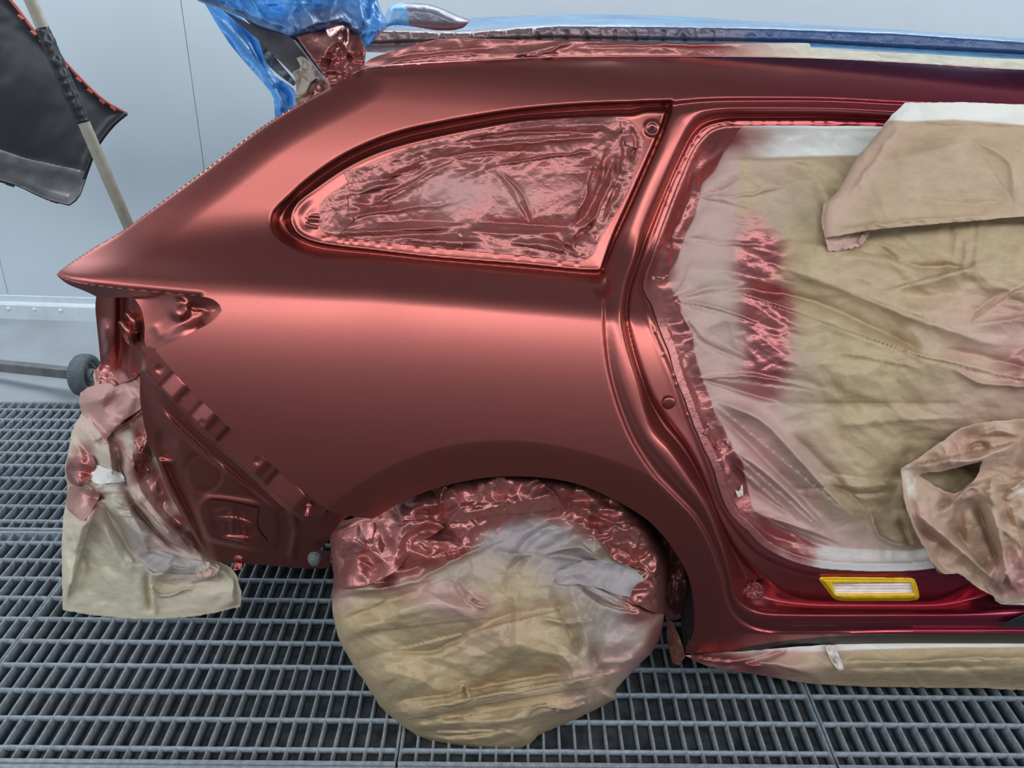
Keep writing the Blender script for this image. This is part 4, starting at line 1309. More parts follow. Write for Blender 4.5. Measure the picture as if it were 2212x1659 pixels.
cr += top * (crumple(X, Y, 80, 85, 3) * .015 + crumple(X, Y, 20, 86, 2) * .0012) + sstep(1300, 1400, X) * sstep(1350, 1200, Y) * crumple(X, Y, 26, 88, 2) * .004
dep -= (folds(X, Y, F) + cr) * sstep(0, 30, s)
up = Y - np.interp(X, [700, 780, 900, 1000, 1060, 1200, 1300, 1360, 1440], [1275, 1280, 1250, 1205, 1150, 1125, 1155, 1200, 1290])
spray = sstep(26, -22, up + 22 * fbm(X, Y, 60, 3, 3))
spray = np.maximum(spray, blobs(X, Y, [(1400, 1285, 60, 70, 30, .95), (1425, 1380, 36, 70, 20, .75), (1395, 1425, 60, 26, -35, .5), (1330, 1400, 50, 20, -10, .25), (722, 1270, 30, 34, 0, .6), (1030, 1290, 50, 16, 20, .3), (1365, 1180, 70, 40, 35, .95), (1310, 1520, 30, 14, -30, .25)], 12))
haze = blobs(X, Y, [(1150, 1160, 170, 70, 0, 1.0), (1240, 1230, 150, 70, 30, .95), (1330, 1360, 90, 110, 0, .8), (800, 1240, 110, 40, -10, .5), (1000, 1240, 120, 50, -10, .5)], 6, .3)
spray *= 1 - .85 * blobs(X, Y, [(1170, 1165, 120, 55, 0, 1), (1300, 1225, 90, 45, 30, 1.0)], 9, .3)
pink = blobs(X, Y, [(950, 1290, 130, 40, 20, .7), (1100, 1330, 70, 30, 0, .3), (1330, 1440, 120, 40, -20, .55), (1290, 1490, 110, 40, -20, .4), (740, 1280, 40, 40, 0, .6), (1060, 1380, 90, 30, -20, .3)], 13)
whp = sheet('wheel_paper', X, Y, dep, s + 1.2 * vnoise(X / 9, Y / 9, 2), M['paper'], None, attrs(X, spray=spray, haze=haze, pink=pink), .0008)
tag(whp, 'brown paper bag wrapped round the rear wheel with red overspray on its upper half', 'wheel cover')
# loose laps and tucks of the wrapping
WD = blur(dep, 3)
for i, (pts, lf, cs, ca, kw) in enumerate([
        ([(1288, 1152), (1318, 1136), (1352, 1132), (1392, 1146), (1416, 1172), (1426, 1196), (1420, 1226), (1406, 1240), (1380, 1226), (1336, 1216), (1306, 1188)], .020, 24, .010, dict(spray=.95)),
        ([(1376, 1262), (1408, 1250), (1440, 1236), (1437, 1290), (1436, 1326), (1400, 1318), (1362, 1292)], .014, 30, .009, dict(spray=.9)),
        ([(1202, 1236), (1262, 1212), (1330, 1214), (1372, 1232), (1396, 1262), (1360, 1290), (1300, 1272), (1250, 1262), (1206, 1262)], .010, 50, .008, dict(haze=.95)),
        ([(722, 1150), (790, 1128), (860, 1132), (930, 1122), (960, 1140), (900, 1176), (860, 1230), (800, 1262), (742, 1272), (722, 1240)], .010, 62, .016, dict(spray=.9)),
        ([(956, 1118), (962, 1066), (990, 1040), (1060, 1030), (1160, 1034), (1190, 1060), (1212, 1092), (1150, 1108), (1060, 1112), (1000, 1128)], .012, 46, .010, dict(spray=.92)),
        ([(846, 1540), (960, 1518), (1100, 1490), (1240, 1466), (1318, 1452), (1320, 1474), (1230, 1492), (1100, 1512), (980, 1536), (870, 1556)], .006, 60, .006, dict(pink=.12))]):
    patch(whp, 'paper_lap', [tuple(q) for q in smooth(pts, 2)], lf, M['paper'], 300 + i, WD, (690, 1015), 2.6, cs, ca, **kw)
# paper tucked up inside the wheel arch behind the wrapped wheel
X, Y = grid(720, 1015, 1520, 1440, 3.0)
s = sdist(smooth([(735, 1130), (800, 1115), (870, 1075), (950, 1040), (1100, 1015), (1250, 1030), (1340, 1070), (1400, 1110), (1450, 1170), (1476, 1230), (1486, 1300), (1480, 1330), (1440, 1345), (1440, 1345), (1420, 1250), (1380, 1180), (1250, 1120), (1000, 1100), (850, 1150), (780, 1180)]), X, Y)
dep = 1.66 + .02 * crumple(X, Y, 60, 91, 3) + .004 * crumple(X, Y, 20, 92) + .05 * sstep(1380, 1450, X)
ar = sheet('arch_paper', X, Y, dep, s, M['paper'], None, attrs(X, spray=np.clip(.8 + .2 * fbm(X, Y, 60, 3), 0, 1), pink=1 + 0 * X), .0008)
tag(ar, 'dark red sprayed paper stuffed inside the wheel arch above the wrapped wheel', 'masking paper')
# scraps below the front end of the arch
X, Y = grid(1425, 1330, 1530, 1450, 2.0)
s = sdist([(1440, 1340), (1452, 1345), (1468, 1378), (1478, 1410), (1480, 1418), (1466, 1438), (1452, 1432), (1440, 1380)], X, Y)
sc = sheet('orange_tape_scrap', X, Y, 1.60 - .05 * (X - 1440) / 40 + .006 * crumple(X, Y, 22, 95), s, M['paper'], None, attrs(X, orange=.55 * sstep(1360, 1400, Y), spray=.6 + 0 * X), .0008)
tag(sc, 'small orange and red tape scrap at the foot of the arch beside the wrapped wheel', 'tape')

# ------------------------------------------------------------------ paper along the sill
X, Y = grid(1465, 1375, 2960, 1500, 2.4)
SK = smooth([(1479, 1415), (1479, 1415), (1560, 1409), (1623, 1405), (1740, 1396), (1896, 1389), (2212, 1388), (2960, 1390), (2960, 1390), (2960, 1496), (2960, 1496), (2212, 1491), (2120, 1487), (2051, 1486), (1896, 1484), (1740, 1476), (1662, 1462), (1545, 1443), (1500, 1428)])
s = sdist(SK, X, Y)
dep = 1.560 - .030 * sstep(1390, 1440, Y) + .05 * sstep(1440, 1490, Y) 
dep -= folds(X, Y, [([(1480, 1416), (1560, 1430), (1680, 1440)], 9, .010), ([(1550, 1440), (1640, 1425), (1700, 1405)], 7, -.010), ([(1600, 1420), (1700, 1440), (1760, 1460)], 10, .008), ([(1790, 1428), (1950, 1430), (2100, 1422), (2300, 1424)], 9, .007), ([(1800, 1445), (2000, 1442), (2200, 1440)], 10, -.006)]) + crumple(X, Y, 60, 101, 3, 3.0, .05) * .0050
white = sstep(2, -2, Y - np.interp(X, [1600, 1760, 1860, 2050, 2960], [1410, 1408, 1403, 1398, 1396]))
spray = blobs(X, Y, [(1500, 1420, 70, 26, 5, .85), (1590, 1435, 110, 24, 12, .8), (1680, 1410, 60, 8, 0, .3), (1690, 1450, 60, 20, 10, .35)], 4)
pink = blobs(X, Y, [(1660, 1412, 140, 12, 0, .9), (1600, 1430, 180, 30, 5, .7), (1780, 1405, 60, 8, 0, .4)], 4)
skp = sheet('sill_paper', X, Y, dep, s + .8 * vnoise(X / 12, Y / 12, 5), M['paper'], None, attrs(X, spray=spray, pink=pink, white=white), .0008)
tag(skp, 'long brown paper skirt hanging below the sill above the grating', 'masking paper')
X, Y = grid(1775, 1385, 1830, 1455, 1.6)
s = sdist(smooth([(1782, 1396), (1805, 1394), (1810, 1410), (1820, 1432), (1823, 1446), (1814, 1449), (1804, 1440), (1796, 1430), (1788, 1412)]), X, Y)
tt = sheet('tape_tail', X, Y, 1.545 - .03 * sstep(1396, 1450, Y) - .006 * crumple(X, Y, 18, 4) - folds(X, Y, [([(1800, 1430), (1812, 1420)], 4, .006)]), s, M['tape'], None, attrs(X, white=.6 + 0 * X, pink=.35 + 0 * X), .0006)
tag(tt, 'short twisted tail of pale tape hanging on the sill paper', 'tape')

# yellow edged vent cover and the wrapped round hole in the sill
X, Y = grid(1760, 1235, 2000, 1310, 1.8)
b_ = sub(X, Y, DEP)
VO = smooth([(1769, 1250), (1774, 1247), (1850, 1247), (1970, 1249), (1976, 1252), (1985, 1280), (1986, 1290), (1980, 1297), (1900, 1299), (1815, 1298), (1802, 1294), (1786, 1274)])
VI = [(1797, 1260), (1860, 1259), (1968, 1257), (1974, 1282), (1880, 1283), (1803, 1283)]
so, si = sdist(VO, X, Y), sdist(VI, X, Y)
dep = b_ - .011 * sstep(0, 9, so) - .001 + .007 * sstep(-3, 4, si) + .0012 * crumple(X, Y, 16, 3)
vent = empty('vent_cover', 'vent in the sill masked with bright yellow tape round a pale centre', 'vent')
sheet('yellow_border', X, Y, dep, np.minimum(so, -si + 1.5), M['yellow'], vent, None, .001)
louv = .004 * np.abs(np.sin((Y - 1258 + (X - 1797) * .004) / 25 * math.pi * 4))
sheet('louvre_panel', X, Y, dep + louv * sstep(0, 4, si), si + 1.5, M['vent_white'], vent, None, .001)
X, Y = grid(1600, 1250, 1660, 1306, 1.4)
d_ = np.hypot(X - 1630, (Y - 1278) * 1.12)
s = 24 - d_ + 1.2 * vnoise(X / 6, Y / 6, 3)
th = np.arctan2(Y - 1278, X - 1630)
pl = sheet('hole_tape', X, Y, sub(X, Y, DEP) - .010 * sstep(25, 17, d_) + .004 * np.cos(th * 9 + 2 * vnoise(X / 8, Y / 8, 4)) * sstep(4, 14, d_) - .003 * crumple(X, Y, 10, 9), s, M['paper'], None, attrs(X, spray=.8 + 0 * X, orange=.5 + 0 * X), .0006)
tag(pl, 'round crinkled copper tape patch over a hole in the sill corner', 'tape')

# black plastic film ahead of the sill
X, Y = grid(2140, 1320, 2960, 1380, 2.4)
s = sdist(smooth([(2157, 1354), (2157, 1354), (2172, 1346), (2196, 1334), (2240, 1318), (2960, 1316), (2960, 1316), (2960, 1356), (2960, 1356)]), X, Y)
bf = sheet('black_film', X, Y, sub(X, Y, DEP) - .012 + .003 * crumple(X, Y, 40, 5), s, M['blacktape'], None, None, .0006)
tag(bf, 'corner of black plastic film lying on the sill at the right edge', 'plastic film')


# ------------------------------------------------------------------ paper over the rear bumper area
X, Y = grid(120, 770, 545, 1350, 2.4)
RP = smooth([(216, 787), (216, 787), (290, 797), (309, 815), (309, 815), (309, 849), (318, 930), (326, 966), (347, 1003), (395, 1117), (440, 1179), (452, 1200), (470, 1214), (501, 1227), (521, 1278), (520, 1311), (520, 1311), (429, 1330), (326, 1337), (223, 1332), (135, 1318), (135, 1318), (134, 1261), (134, 1158), (141, 1089), (152, 1051), (142, 1014), (146, 986), (158, 925), (176, 893), (173, 849), (173, 849), (205, 832), (200, 812), (204, 800)])
s = sdist(RP, X, Y)
dep = np.interp(Y, [780, 850, 950, 1100, 1200, 1337], [1.95, 1.86, 1.80, 1.77, 1.76, 1.75])
dep += .00045 * np.clip(300 - X, -60, 400) * sstep(1337, 900, Y) + .00020 * np.clip(X - 300, 0, 300) - .05 * sstep(1180, 1300, Y) * sstep(320, 480, X)
dep += inset_round(np.clip(X - np.interp(Y, [850, 893, 986, 1051, 1158, 1318], [173, 177, 144, 150, 134, 135]), 0, 200) + .5, 34, .045)
F = [([(180, 870), (240, 850), (305, 820)], 16, .016), ([(200, 960), (260, 930), (310, 880)], 12, -.020), ([(235, 925), (290, 905), (310, 880)], 7, .016), ([(230, 930), (236, 985), (245, 1040)], 7, .018), ([(250, 950), (265, 1030), (290, 1090), (360, 1170), (420, 1200)], 13, -.030), ([(290, 930), (285, 990), (305, 1060), (350, 1120), (430, 1180)], 12, .018), ([(255, 1030), (320, 1110), (390, 1180)], 9, .020), ([(295, 985), (310, 960), (320, 930)], 7, .020), ([(295, 1010), (315, 1000), (325, 985)], 5, -.014),
     ([(150, 1020), (180, 1050), (215, 1065)], 8, .014), ([(165, 1045), (205, 1075), (240, 1075)], 6, -.016), ([(215, 1075), (190, 1120), (160, 1200), (140, 1310)], 20, .030), ([(220, 1080), (250, 1140), (300, 1220)], 16, -.016), ([(145, 1100), (155, 1150), (150, 1200)], 12, -.010), ([(215, 1078), (260, 1110), (310, 1170), (330, 1230)], 10, .014), ([(318, 1235), (319, 1280), (328, 1325)], 5, -.012), ([(326, 1230), (330, 1290), (336, 1330)], 6, .008), ([(300, 1210), (330, 1240), (370, 1235)], 7, .014), ([(320, 1262), (350, 1287), (420, 1265)], 5, .012), ([(335, 1255), (380, 1265), (410, 1250)], 9, -.012), ([(430, 1225), (440, 1245), (470, 1238)], 8, .018), ([(400, 1265), (450, 1255), (490, 1240)], 7, -.010), ([(350, 1230), (400, 1225), (440, 1210)], 7, .010), ([(505, 1240), (500, 1290), (515, 1305)], 6, .006), ([(250, 1090), (280, 1100), (300, 1080)], 6, .008), ([(240, 1110), (300, 1120), (370, 1190)], 6, .006)]
dep -= folds(X, Y, F) * sstep(-2, 14, s) + (crumple(X, Y, 100, 111, 3, 1.2, .9) * .028 + crumple(X, Y, 26, 112, 2) * .0018) * sstep(0, 20, s) * (1 - .75 * sstep(1210, 1260, Y))
spray = blobs(X, Y, [(165, 1010, 26, 34, 30, .95), (180, 975, 30, 26, 0, .6), (190, 1075, 38, 26, 10, .75), (182, 1100, 22, 26, 0, .4), (305, 960, 20, 60, 0, .9), (300, 1010, 22, 40, 0, .8), (340, 1050, 26, 70, -25, .75), (270, 900, 45, 30, -20, .7), (385, 1130, 30, 30, 0, .75), (420, 1165, 36, 26, 30, .8), (262, 806, 70, 36, 0, 1.0), (225, 850, 60, 30, -10, .55), (300, 860, 22, 60, 0, .7), (300, 1100, 20, 60, -30, .3), (255, 960, 18, 50, -10, .5)], 14)
pink = blobs(X, Y, [(230, 880, 80, 60, -10, .95), (200, 930, 60, 50, 0, .5), (250, 980, 30, 80, 0, .6), (320, 1060, 40, 110, -28, .8), (190, 1030, 60, 60, 0, .45), (190, 1110, 40, 40, 0, .5), (370, 1150, 60, 50, 30, .6), (450, 1225, 30, 24, 0, .6), (440, 1290, 90, 40, 0, .22)], 15)
haze = blobs(X, Y, [(330, 1170, 110, 60, 30, .75), (390, 1220, 70, 40, 0, .7), (260, 1010, 50, 120, 0, .5), (230, 1000, 50, 60, 0, .4)], 16)
white = blobs(X, Y, [(236, 1030, 34, 16, 20, 1.0), (215, 1036, 30, 14, 30, .7)], 3, .15)
M['paper_pale'] = make_paper('pale_masking_paper', kraft=(.60, .53, .385), wr=.45, bscale=40)
rp = sheet('bumper_paper', X, Y, dep, s + 1.0 * vnoise(X / 9, Y / 9, 4), M['paper_pale'], None, attrs(X, spray=spray * (1 - white), pink=pink * (1 - white), haze=haze, white=white), .0008)
tag(rp, 'pale brown paper drape hanging from the rear corner where the bumper is missing', 'masking paper')
BDp = blur(dep, 2)
for i, (pts, lf, cs, ca, kw) in enumerate([
        ([(173, 849), (212, 830), (262, 824), (306, 806), (309, 850), (304, 884), (270, 906), (232, 946), (228, 962), (206, 916), (178, 896)], .012, 60, .012, dict(spray=.35, pink=.9)),
        ([(216, 787), (292, 797), (306, 806), (270, 826), (214, 834), (206, 812)], .014, 30, .009, dict(spray=.95)),
        ([(292, 950), (310, 940), (322, 966), (328, 990), (318, 1006), (326, 1022), (300, 1016), (288, 996), (296, 976)], .014, 16, .007, dict(spray=.95)),
        ([(142, 1014), (160, 990), (196, 982), (206, 1004), (196, 1036), (176, 1048), (154, 1046)], .012, 26, .006, dict(spray=.8)),
        ([(196, 1036), (206, 1004), (228, 1012), (262, 1022), (270, 1040), (236, 1044), (216, 1046)], .010, 26, .004, dict(white=.9)),
        ([(152, 1050), (176, 1052), (200, 1060), (216, 1070), (202, 1096), (182, 1124), (156, 1110), (142, 1090)], .010, 40, .005, dict(spray=.5, pink=.5)),
        ([(300, 1196), (344, 1190), (392, 1206), (440, 1214), (446, 1232), (404, 1240), (346, 1236), (318, 1228)], .010, 30, .008, dict(haze=.8)),
        ([(428, 1218), (462, 1214), (476, 1224), (470, 1240), (436, 1256), (424, 1244)], .014, 18, .007, dict(pink=.7))]):
    patch(rp, 'paper_lap', [tuple(q) for q in smooth(pts, 2)], lf, M['paper_pale'], 400 + i, BDp, (120, 770), 2.4, cs, ca, **kw)
# the back layer of the drape and its gathered upper corner
X, Y = grid(128, 880, 240, 1330, 2.6)
s = sdist(smooth([(180, 890), (165, 915), (150, 970), (140, 1010), (146, 1060), (134, 1160), (137, 1310), (137, 1310), (220, 1320), (220, 1320), (220, 900)]), X, Y)
sheet('rear_layer', X, Y, 2.00 + .006 * crumple(X, Y, 60, 5) - .0008 * (1310 - Y) * 0, s, M['paper_pale'], rp, attrs(X), .0008)
X, Y = grid(195, 785, 235, 860, 1.6)
s = sdist(smooth([(217, 788), (208, 796), (203, 812), (202, 828), (212, 840), (224, 846), (232, 835), (230, 800)]), X, Y)
sheet('gathered_corner', X, Y, 1.97 - .012 * crumple(X, Y, 16, 6, 3), s, M['paper_pale'], rp, attrs(X, spray=.85 + 0 * X), .0006)

# ------------------------------------------------------------------ roof film and its tape
def rows_depth(X, Y, rows):
    """depth between traced lines: rows = [(line points, depth)] from top to bottom"""
    ys = [np.interp(X, [p[0] for p in ln], [p[1] for p in ln]) for ln, _ in rows]
    ds = [np.interp(X, [p[0] for p in ln], d) if hasattr(d, '__len__') else np.full(X.shape, d) for ln, d in rows]
    out = ds[0].copy()
    for k in range(len(rows) - 1):
        t = np.clip((Y - ys[k]) / np.maximum(ys[k + 1] - ys[k], .5), 0, 1)
        out = np.where(Y >= ys[k], ds[k] * (1 - t) + ds[k + 1] * t, out)
    return out


TOPL = [(820, 50), (960, 44), (1020, 38), (1223, 32), (1429, 34), (1657, 48), (1932, 64), (2212, 82), (2960, 100)]
RB = [(820, 62), (1000, 66), (1200, 50), (1429, 51), (1657, 56), (1932, 66), (2212, 85), (2960, 104)]
RT_ = [(820, 66), (1000, 70), (1200, 56), (1429, 57), (1657, 61), (1932, 71), (2212, 90), (2960, 109)]
RL = [(820, 90), (1000, 84), (1200, 78), (1474, 83), (1726, 87), (1932, 99), (2212, 113), (2960, 132)]
GR = [(820, 94), (1000, 88), (1200, 82), (1474, 87), (1726, 91), (1932, 103), (2212, 117), (2960, 136)]
TB = [(820, 104), (1000, 95), (1200, 90), (1474, 94), (1726, 97), (1932, 108), (2212, 124), (2960, 142)]
RO = [(820, 143), (952, 135), (1110, 127), (1223, 123), (1500, 122), (1749, 126), (1978, 137), (2212, 151), (2960, 170)]
X, Y = grid(780, 20, 2960, 175, 2.2)
rd = on_body(1500, 126)
FD = rows_depth(X, Y, [(TOPL, 2.34), (RB, 2.00), (RT_, 1.965), (RL, 1.958), (GR, 1.985), (TB, 1.962), (RO, 1.945)])
pleat = folds(X, Y, [([(x, 96 - 6 * (k % 2)), (x - 14 + 9 * (k % 4), 62)], 4 + k % 3, .006 if k % 2 else -.005) for k, x in enumerate(range(860, 1560, 26))])
FD = blur(FD, 1.0) - pleat * sstep(1700, 1500, X) - .0035 * crumple(X, Y, 34, 121, 3, 3.0, .1) * sstep(2100, 1200, X) - .0010 * crumple(X, Y, 30, 122, 2, 3.0)
FILM = smooth(C(TOPL[2:]) + [(2960, 146), (2960, 146), (2212, 128), (1932, 112), (1749, 101), (1474, 97), (1223, 92), (1130, 92), (1000, 96), (952, 92), (862, 112), (792, 112), (786, 108), (786, 108), (815, 80), (839, 57), (880, 56), (952, 66), (1000, 60)])
s = sdist(FILM, X, Y)
spr = sstep(1750, 1250, X + 60 * fbm(X, Y, 120, 5, 3)) * sstep(52, 66, Y - (0)) * .9
spr = np.where(Y < np.interp(X, [p[0] for p in RB], [p[1] for p in RB]), 0, spr)
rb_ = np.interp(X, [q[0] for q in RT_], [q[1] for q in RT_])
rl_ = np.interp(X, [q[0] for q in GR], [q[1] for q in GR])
rail_shade = sstep(-2, 3, Y - rb_) * sstep(4, 0, Y - rl_)  # band of the rail side whose shade is put into the colour
rf = sheet('roof_film', X, Y, FD, s, M['film_pale'], None, {'spray': spr, 'rail_shade': rail_shade}, .0005)
tag(rf, 'shiny blue plastic film stretched over the car roof and its rail', 'plastic film')
# tape along the roof edge: sprayed red at the back, cream towards the front
Xt, Yt = X, Y
TAPE = smooth([(773, 155), (773, 155), (789, 146), (862, 138), (952, 133), (1110, 126), (1223, 122), (1500, 121), (1749, 125), (1978, 136), (2212, 150), (2960, 169), (2960, 169), (2960, 140), (2960, 140), (2212, 128), (1978, 116), (1752, 104), (1749, 94), (1740, 93), (1474, 93), (1223, 88), (1110, 86), (952, 84), (862, 108), (800, 128)])
s = sdist(TAPE, X, Y)
_ro = np.interp(X, [q[0] for q in ROOF], [q[1] for q in ROOF])
TDp = body_depth(X, _ro) + .023 + .012 * sstep(0, 1, (np.interp(X, [p[0] for p in RO], [p[1] for p in RO]) - Y) / 36.) - .004
TDp = np.minimum(TDp, 1.952)
TDp -= folds(X, Y, [([(1115, 122), (1170, 112), (1240, 90)], 6, .009), ([(1110, 125), (1150, 118), (1210, 118)], 4, -.006), ([(1240, 100), (1400, 98), (1600, 100)], 4, .003), ([(820, 140), (920, 122), (1060, 112)], 4, .004), ([(830, 128), (950, 112), (1080, 104)], 4, -.003)]) + .0012 * crumple(X, Y, 26, 131, 3, 3.0)
spr = sstep(1700, 1450, X + 40 * fbm(X, Y, 80, 6, 3))
pk = sstep(1765, 1600, X) * .9
tpe = sheet('roof_edge_tape', X, Y, TDp, s, M['tape'], None, attrs(X, spray=spr, pink=pk, orange=.18 * blobs(X, Y, [(1580, 118, 160, 12, 0, 1)])), .0006)
tag(tpe, 'masking tape strip along the roof edge, sprayed red behind and cream in front', 'tape')
# pale blue and mauve hump of film beyond the roof
X, Y = grid(815, -10, 1030, 75, 2.0)
s = sdist(smooth([(826, 60), (835, 27), (844, 10), (862, 6), (920, 8), (950, 16), (990, 34), (1020, 46), (1000, 62), (952, 66), (880, 62)]), X, Y)
hump = sheet('film_hump', X, Y, 2.55 + inset_round(s, 22, .06) + .004 * crumple(X, Y, 40, 3), s, M['film_pale'], None, {'spray': np.clip(.75 * sstep(876, 882, X - (Y - 20) * .15), 0, 1)}, .0006)
tag(hump, 'pale blue and mauve hump of plastic film standing behind the rear roof edge', 'plastic film')

# ------------------------------------------------------------------ raised tailgate with its wrappings
gate = empty('tailgate', None, None)
gate.parent = car
X, Y = grid(470, 15, 735, 240, 2.2)
s = sdist([(478, 20), (560, 62), (620, 76), (645, 92), (716, 186), (700, 196), (660, 215), (655, 190), (632, 160), (560, 88)], X, Y)
dep = 2.10 + .0004 * (X - 480) + .03 * sstep(8, -8, (Y - 92) - (X - 645) * 1.30) 
sheet('gate_edge', X, Y, dep, s, M['plastic_grey'], gate)
X, Y = grid(470, -20, 735, 240, 2.2)
s = sdist([(470, -15), (600, -15), (690, 60), (700, 175), (650, 110), (560, 70)], X, Y)
sheet('gate_skin', X, Y, 2.2 + 0 * X, s, M['plastic_dark'], gate)
# crumpled blue film over the gate
X, Y = grid(400, -60, 845, 120, 2.2)
s = sdist(smooth([(400, -55), (400, -55), (418, -5), (470, 16), (520, 36), (566, 58), (610, 72), (625, 78), (660, 70), (700, 66), (740, 55), (752, 62), (764, 72), (776, 84), (788, 106), (796, 112), (812, 96), (826, 70), (836, 50), (822, 20), (815, -10), (812, -55), (812, -55)]), X, Y)
dep = 2.00 + .0003 * (X - 620) - .09 * sstep(500, 700, X) * sstep(-20, 60, Y) + inset_round(s, 18, .05)
dep -= folds(X, Y, [([(480, 10), (560, 40), (620, 60)], 14, .02), ([(540, -10), (560, 30), (580, 50)], 8, .02), ([(600, -40), (640, 10), (610, 50)], 10, .024), ([(650, -30), (660, 20), (700, 50)], 9, .022), ([(700, -40), (720, 10), (690, 40)], 9, .02), ([(770, -50), (780, 20), (790, 60)], 5, .02), ([(790, -50), (796, 10), (786, 60)], 4, -.016), ([(805, -50), (815, 10), (826, 40)], 4, .016), ([(640, 66), (690, 50), (760, 30)], 7, .018), ([(560, 10), (620, 30), (720, 10)], 12, -.02)]) * .8 + crumple(X, Y, 56, 141, 4, 1.2, .6, .8, .55) * .024 + crumple(X, Y, 17, 142, 2) * .0035
fm = sheet('tailgate_film', X, Y, dep, s, M['film_blue'], None, {'spray': np.clip(blobs(X, Y, [(690, 40, 90, 26, -10, .5), (480, 25, 50, 16, 20, .55), (750, 62, 40, 20, 0, .5)], 3), 0, 1)}, .0006)
tag(fm, 'crumpled glossy blue plastic film bunched over the raised tailgate', 'plastic film')
# loose blue film hanging behind
X, Y = grid(430, 0, 650, 270, 2.2)
s = sdist(smooth([(440, 4), (440, 4), (480, 16), (530, 45), (562, 88), (575, 120), (590, 158), (632, 190), (638, 198), (636, 232), (594, 256), (594, 256), (590, 210), (576, 188), (526, 131), (490, 86)]), X, Y)
dep = 2.42 - .12 * sstep(0, 260, Y) - folds(X, Y, [([(450, 15), (520, 90), (600, 190)], 12, .018), ([(490, 20), (545, 90), (575, 160)], 8, -.015), ([(580, 170), (600, 210), (610, 250)], 8, .014), ([(600, 185), (625, 205), (625, 235)], 6, -.012)]) - crumple(X, Y, 40, 151, 3, 2.2, .9) * .008
hf = sheet('hanging_film', X, Y, dep, s, M['film_blue'], None, {'spray': np.zeros(X.shape)}, .0005)
tag(hf, 'loose strip of bright blue film hanging from the tailgate in front of the white wall', 'plastic film')
# grey see-through band between film and gate edge
X, Y = grid(540, 60, 650, 205, 2.2)
s = sdist(smooth([(548, 66), (560, 90), (575, 135), (600, 160), (634, 186), (634, 186), (640, 180), (600, 130), (580, 95), (565, 72)]), X, Y)
sheet('film_band', X, Y, 2.27 + 0 * X + .004 * crumple(X, Y, 30, 3), s, M['film_grey'], hf, {'spray': np.zeros(X.shape)}, .0005)
# red sprayed paper over the hinge
X, Y = grid(630, 45, 800, 190, 2.0)
s = sdist([(640, 79), (668, 71), (700, 62), (730, 57), (744, 53), (752, 57), (760, 62), (766, 71), (777, 76), (781, 88), (791, 108), (790, 125), (786, 145), (773, 160), (745, 176), (716, 192), (700, 163), (667, 118)], X, Y)
dep = np.interp(Y, [50, 120, 180], [1.98, 1.90, 1.845]) - folds(X, Y, [([(645, 85), (680, 130), (705, 165)], 6, .012), ([(710, 150), (715, 110), (740, 92)], 9, -.016), ([(740, 90), (755, 115), (770, 135)], 7, .014), ([(700, 160), (720, 150), (745, 165)], 6, .018), ([(750, 130), (770, 120), (785, 112)], 6, -.014), ([(720, 95), (700, 110), (690, 140)], 7, .010)]) - crumple(X, Y, 46, 161, 3) * .022 - crumple(X, Y, 15, 162, 2) * .003 + inset_round(s, 5, .01)
hp = sheet('hinge_paper', X, Y, dep, s + .8 * vnoise(X / 7, Y / 7, 4), M['paper'], None, attrs(X, spray=.88 - .4 * blobs(X, Y, [(690, 90, 40, 22, 0, 1)]), orange=blobs(X, Y, [(755, 85, 26, 22, 0, .25)]), pink=1 + 0 * X), .0006)
tag(hp, 'crumpled red sprayed paper wad over the tailgate hinge at the rear roof corner', 'masking paper')
# brown paper under the gate edge
X, Y = grid(620, 110, 725, 240, 2.0)
s = sdist(smooth([(632, 155), (632, 155), (650, 145), (640, 125), (652, 122), (672, 136), (690, 160), (714, 187), (714, 187), (690, 204), (662, 222), (634, 238), (634, 238), (640, 195)]), X, Y)
dep = 2.02 - .03 * (Y - 120) / 120 - crumple(X, Y, 26, 171, 3) * .011 - folds(X, Y, [([(690, 165), (670, 180), (660, 205)], 5, .012)])
bp = sheet('brown_paper_scrap', X, Y, dep, s, M['paper'], None, attrs(X, haze=.6 + 0 * X, spray=blobs(X, Y, [(690, 195, 40, 16, -30, .8)])), .0006)
tag(bp, 'small crinkled brown paper scrap between blue film and red paper at the tailgate', 'masking paper')

# ------------------------------------------------------------------ bumper cover hung up behind the car, pole, trolley
HB = 3.05
hung = empty('hanging_bumper_cover', 'black inside of a red edged bumper cover hung up at the top left', 'bumper cover', None, None, tuple(map(float, at(120, 440, HB))))
hloc = Vector(hung.location)


def rebase(o, e):
    """keep a world-space mesh in place under an Empty that stands elsewhere"""
    o.data.transform(Matrix.Translation(-Vector(e.location)))
    return o


OUTL = [(-260, -200), (-120, -140), (22, 0), (76, 69), (116, 108), (174, 170), (224, 217), (273, 245), (246, 268), (217, 304), (203, 329), (188, 369), (170, 420), (161, 432), (148, 441), (98, 427), (40, 400), (0, 387), (-260, 300)]
X, Y = grid(-260, -200, 280, 450, 3.0)
s = sdist(smooth(OUTL[:7] + [OUTL[7]] * 2 + OUTL[8:14] + [OUTL[14]] * 2 + OUTL[15:] + [OUTL[-1]]), X, Y)
bl = Y - np.interp(X, [-260, 0, 60, 180, 200], [250, 322, 342, 368, 372])
dep = HB + .10 * np.cos(np.clip((X - 60) / 300, -1.4, 1.4)) * 1.0 - .12 * sstep(0, 60, bl) + .03 * np.sin((X - Y) / 120) + .06 * sstep(0, 12, -bl) * 0
dep -= inset_round(s, 16, .05) * 1.0 - .004 * crumple(X, Y, 90, 5)
rebase(sheet('inner_face', X, Y, blur(dep, 2), np.minimum(s, -bl + 1), M['plastic_dark'], hung, None, .004), hung)
rebase(sheet('lower_flange', X, Y, blur(dep, 2), np.minimum(s, bl), M['plastic_grey'], hung, None, .004), hung)
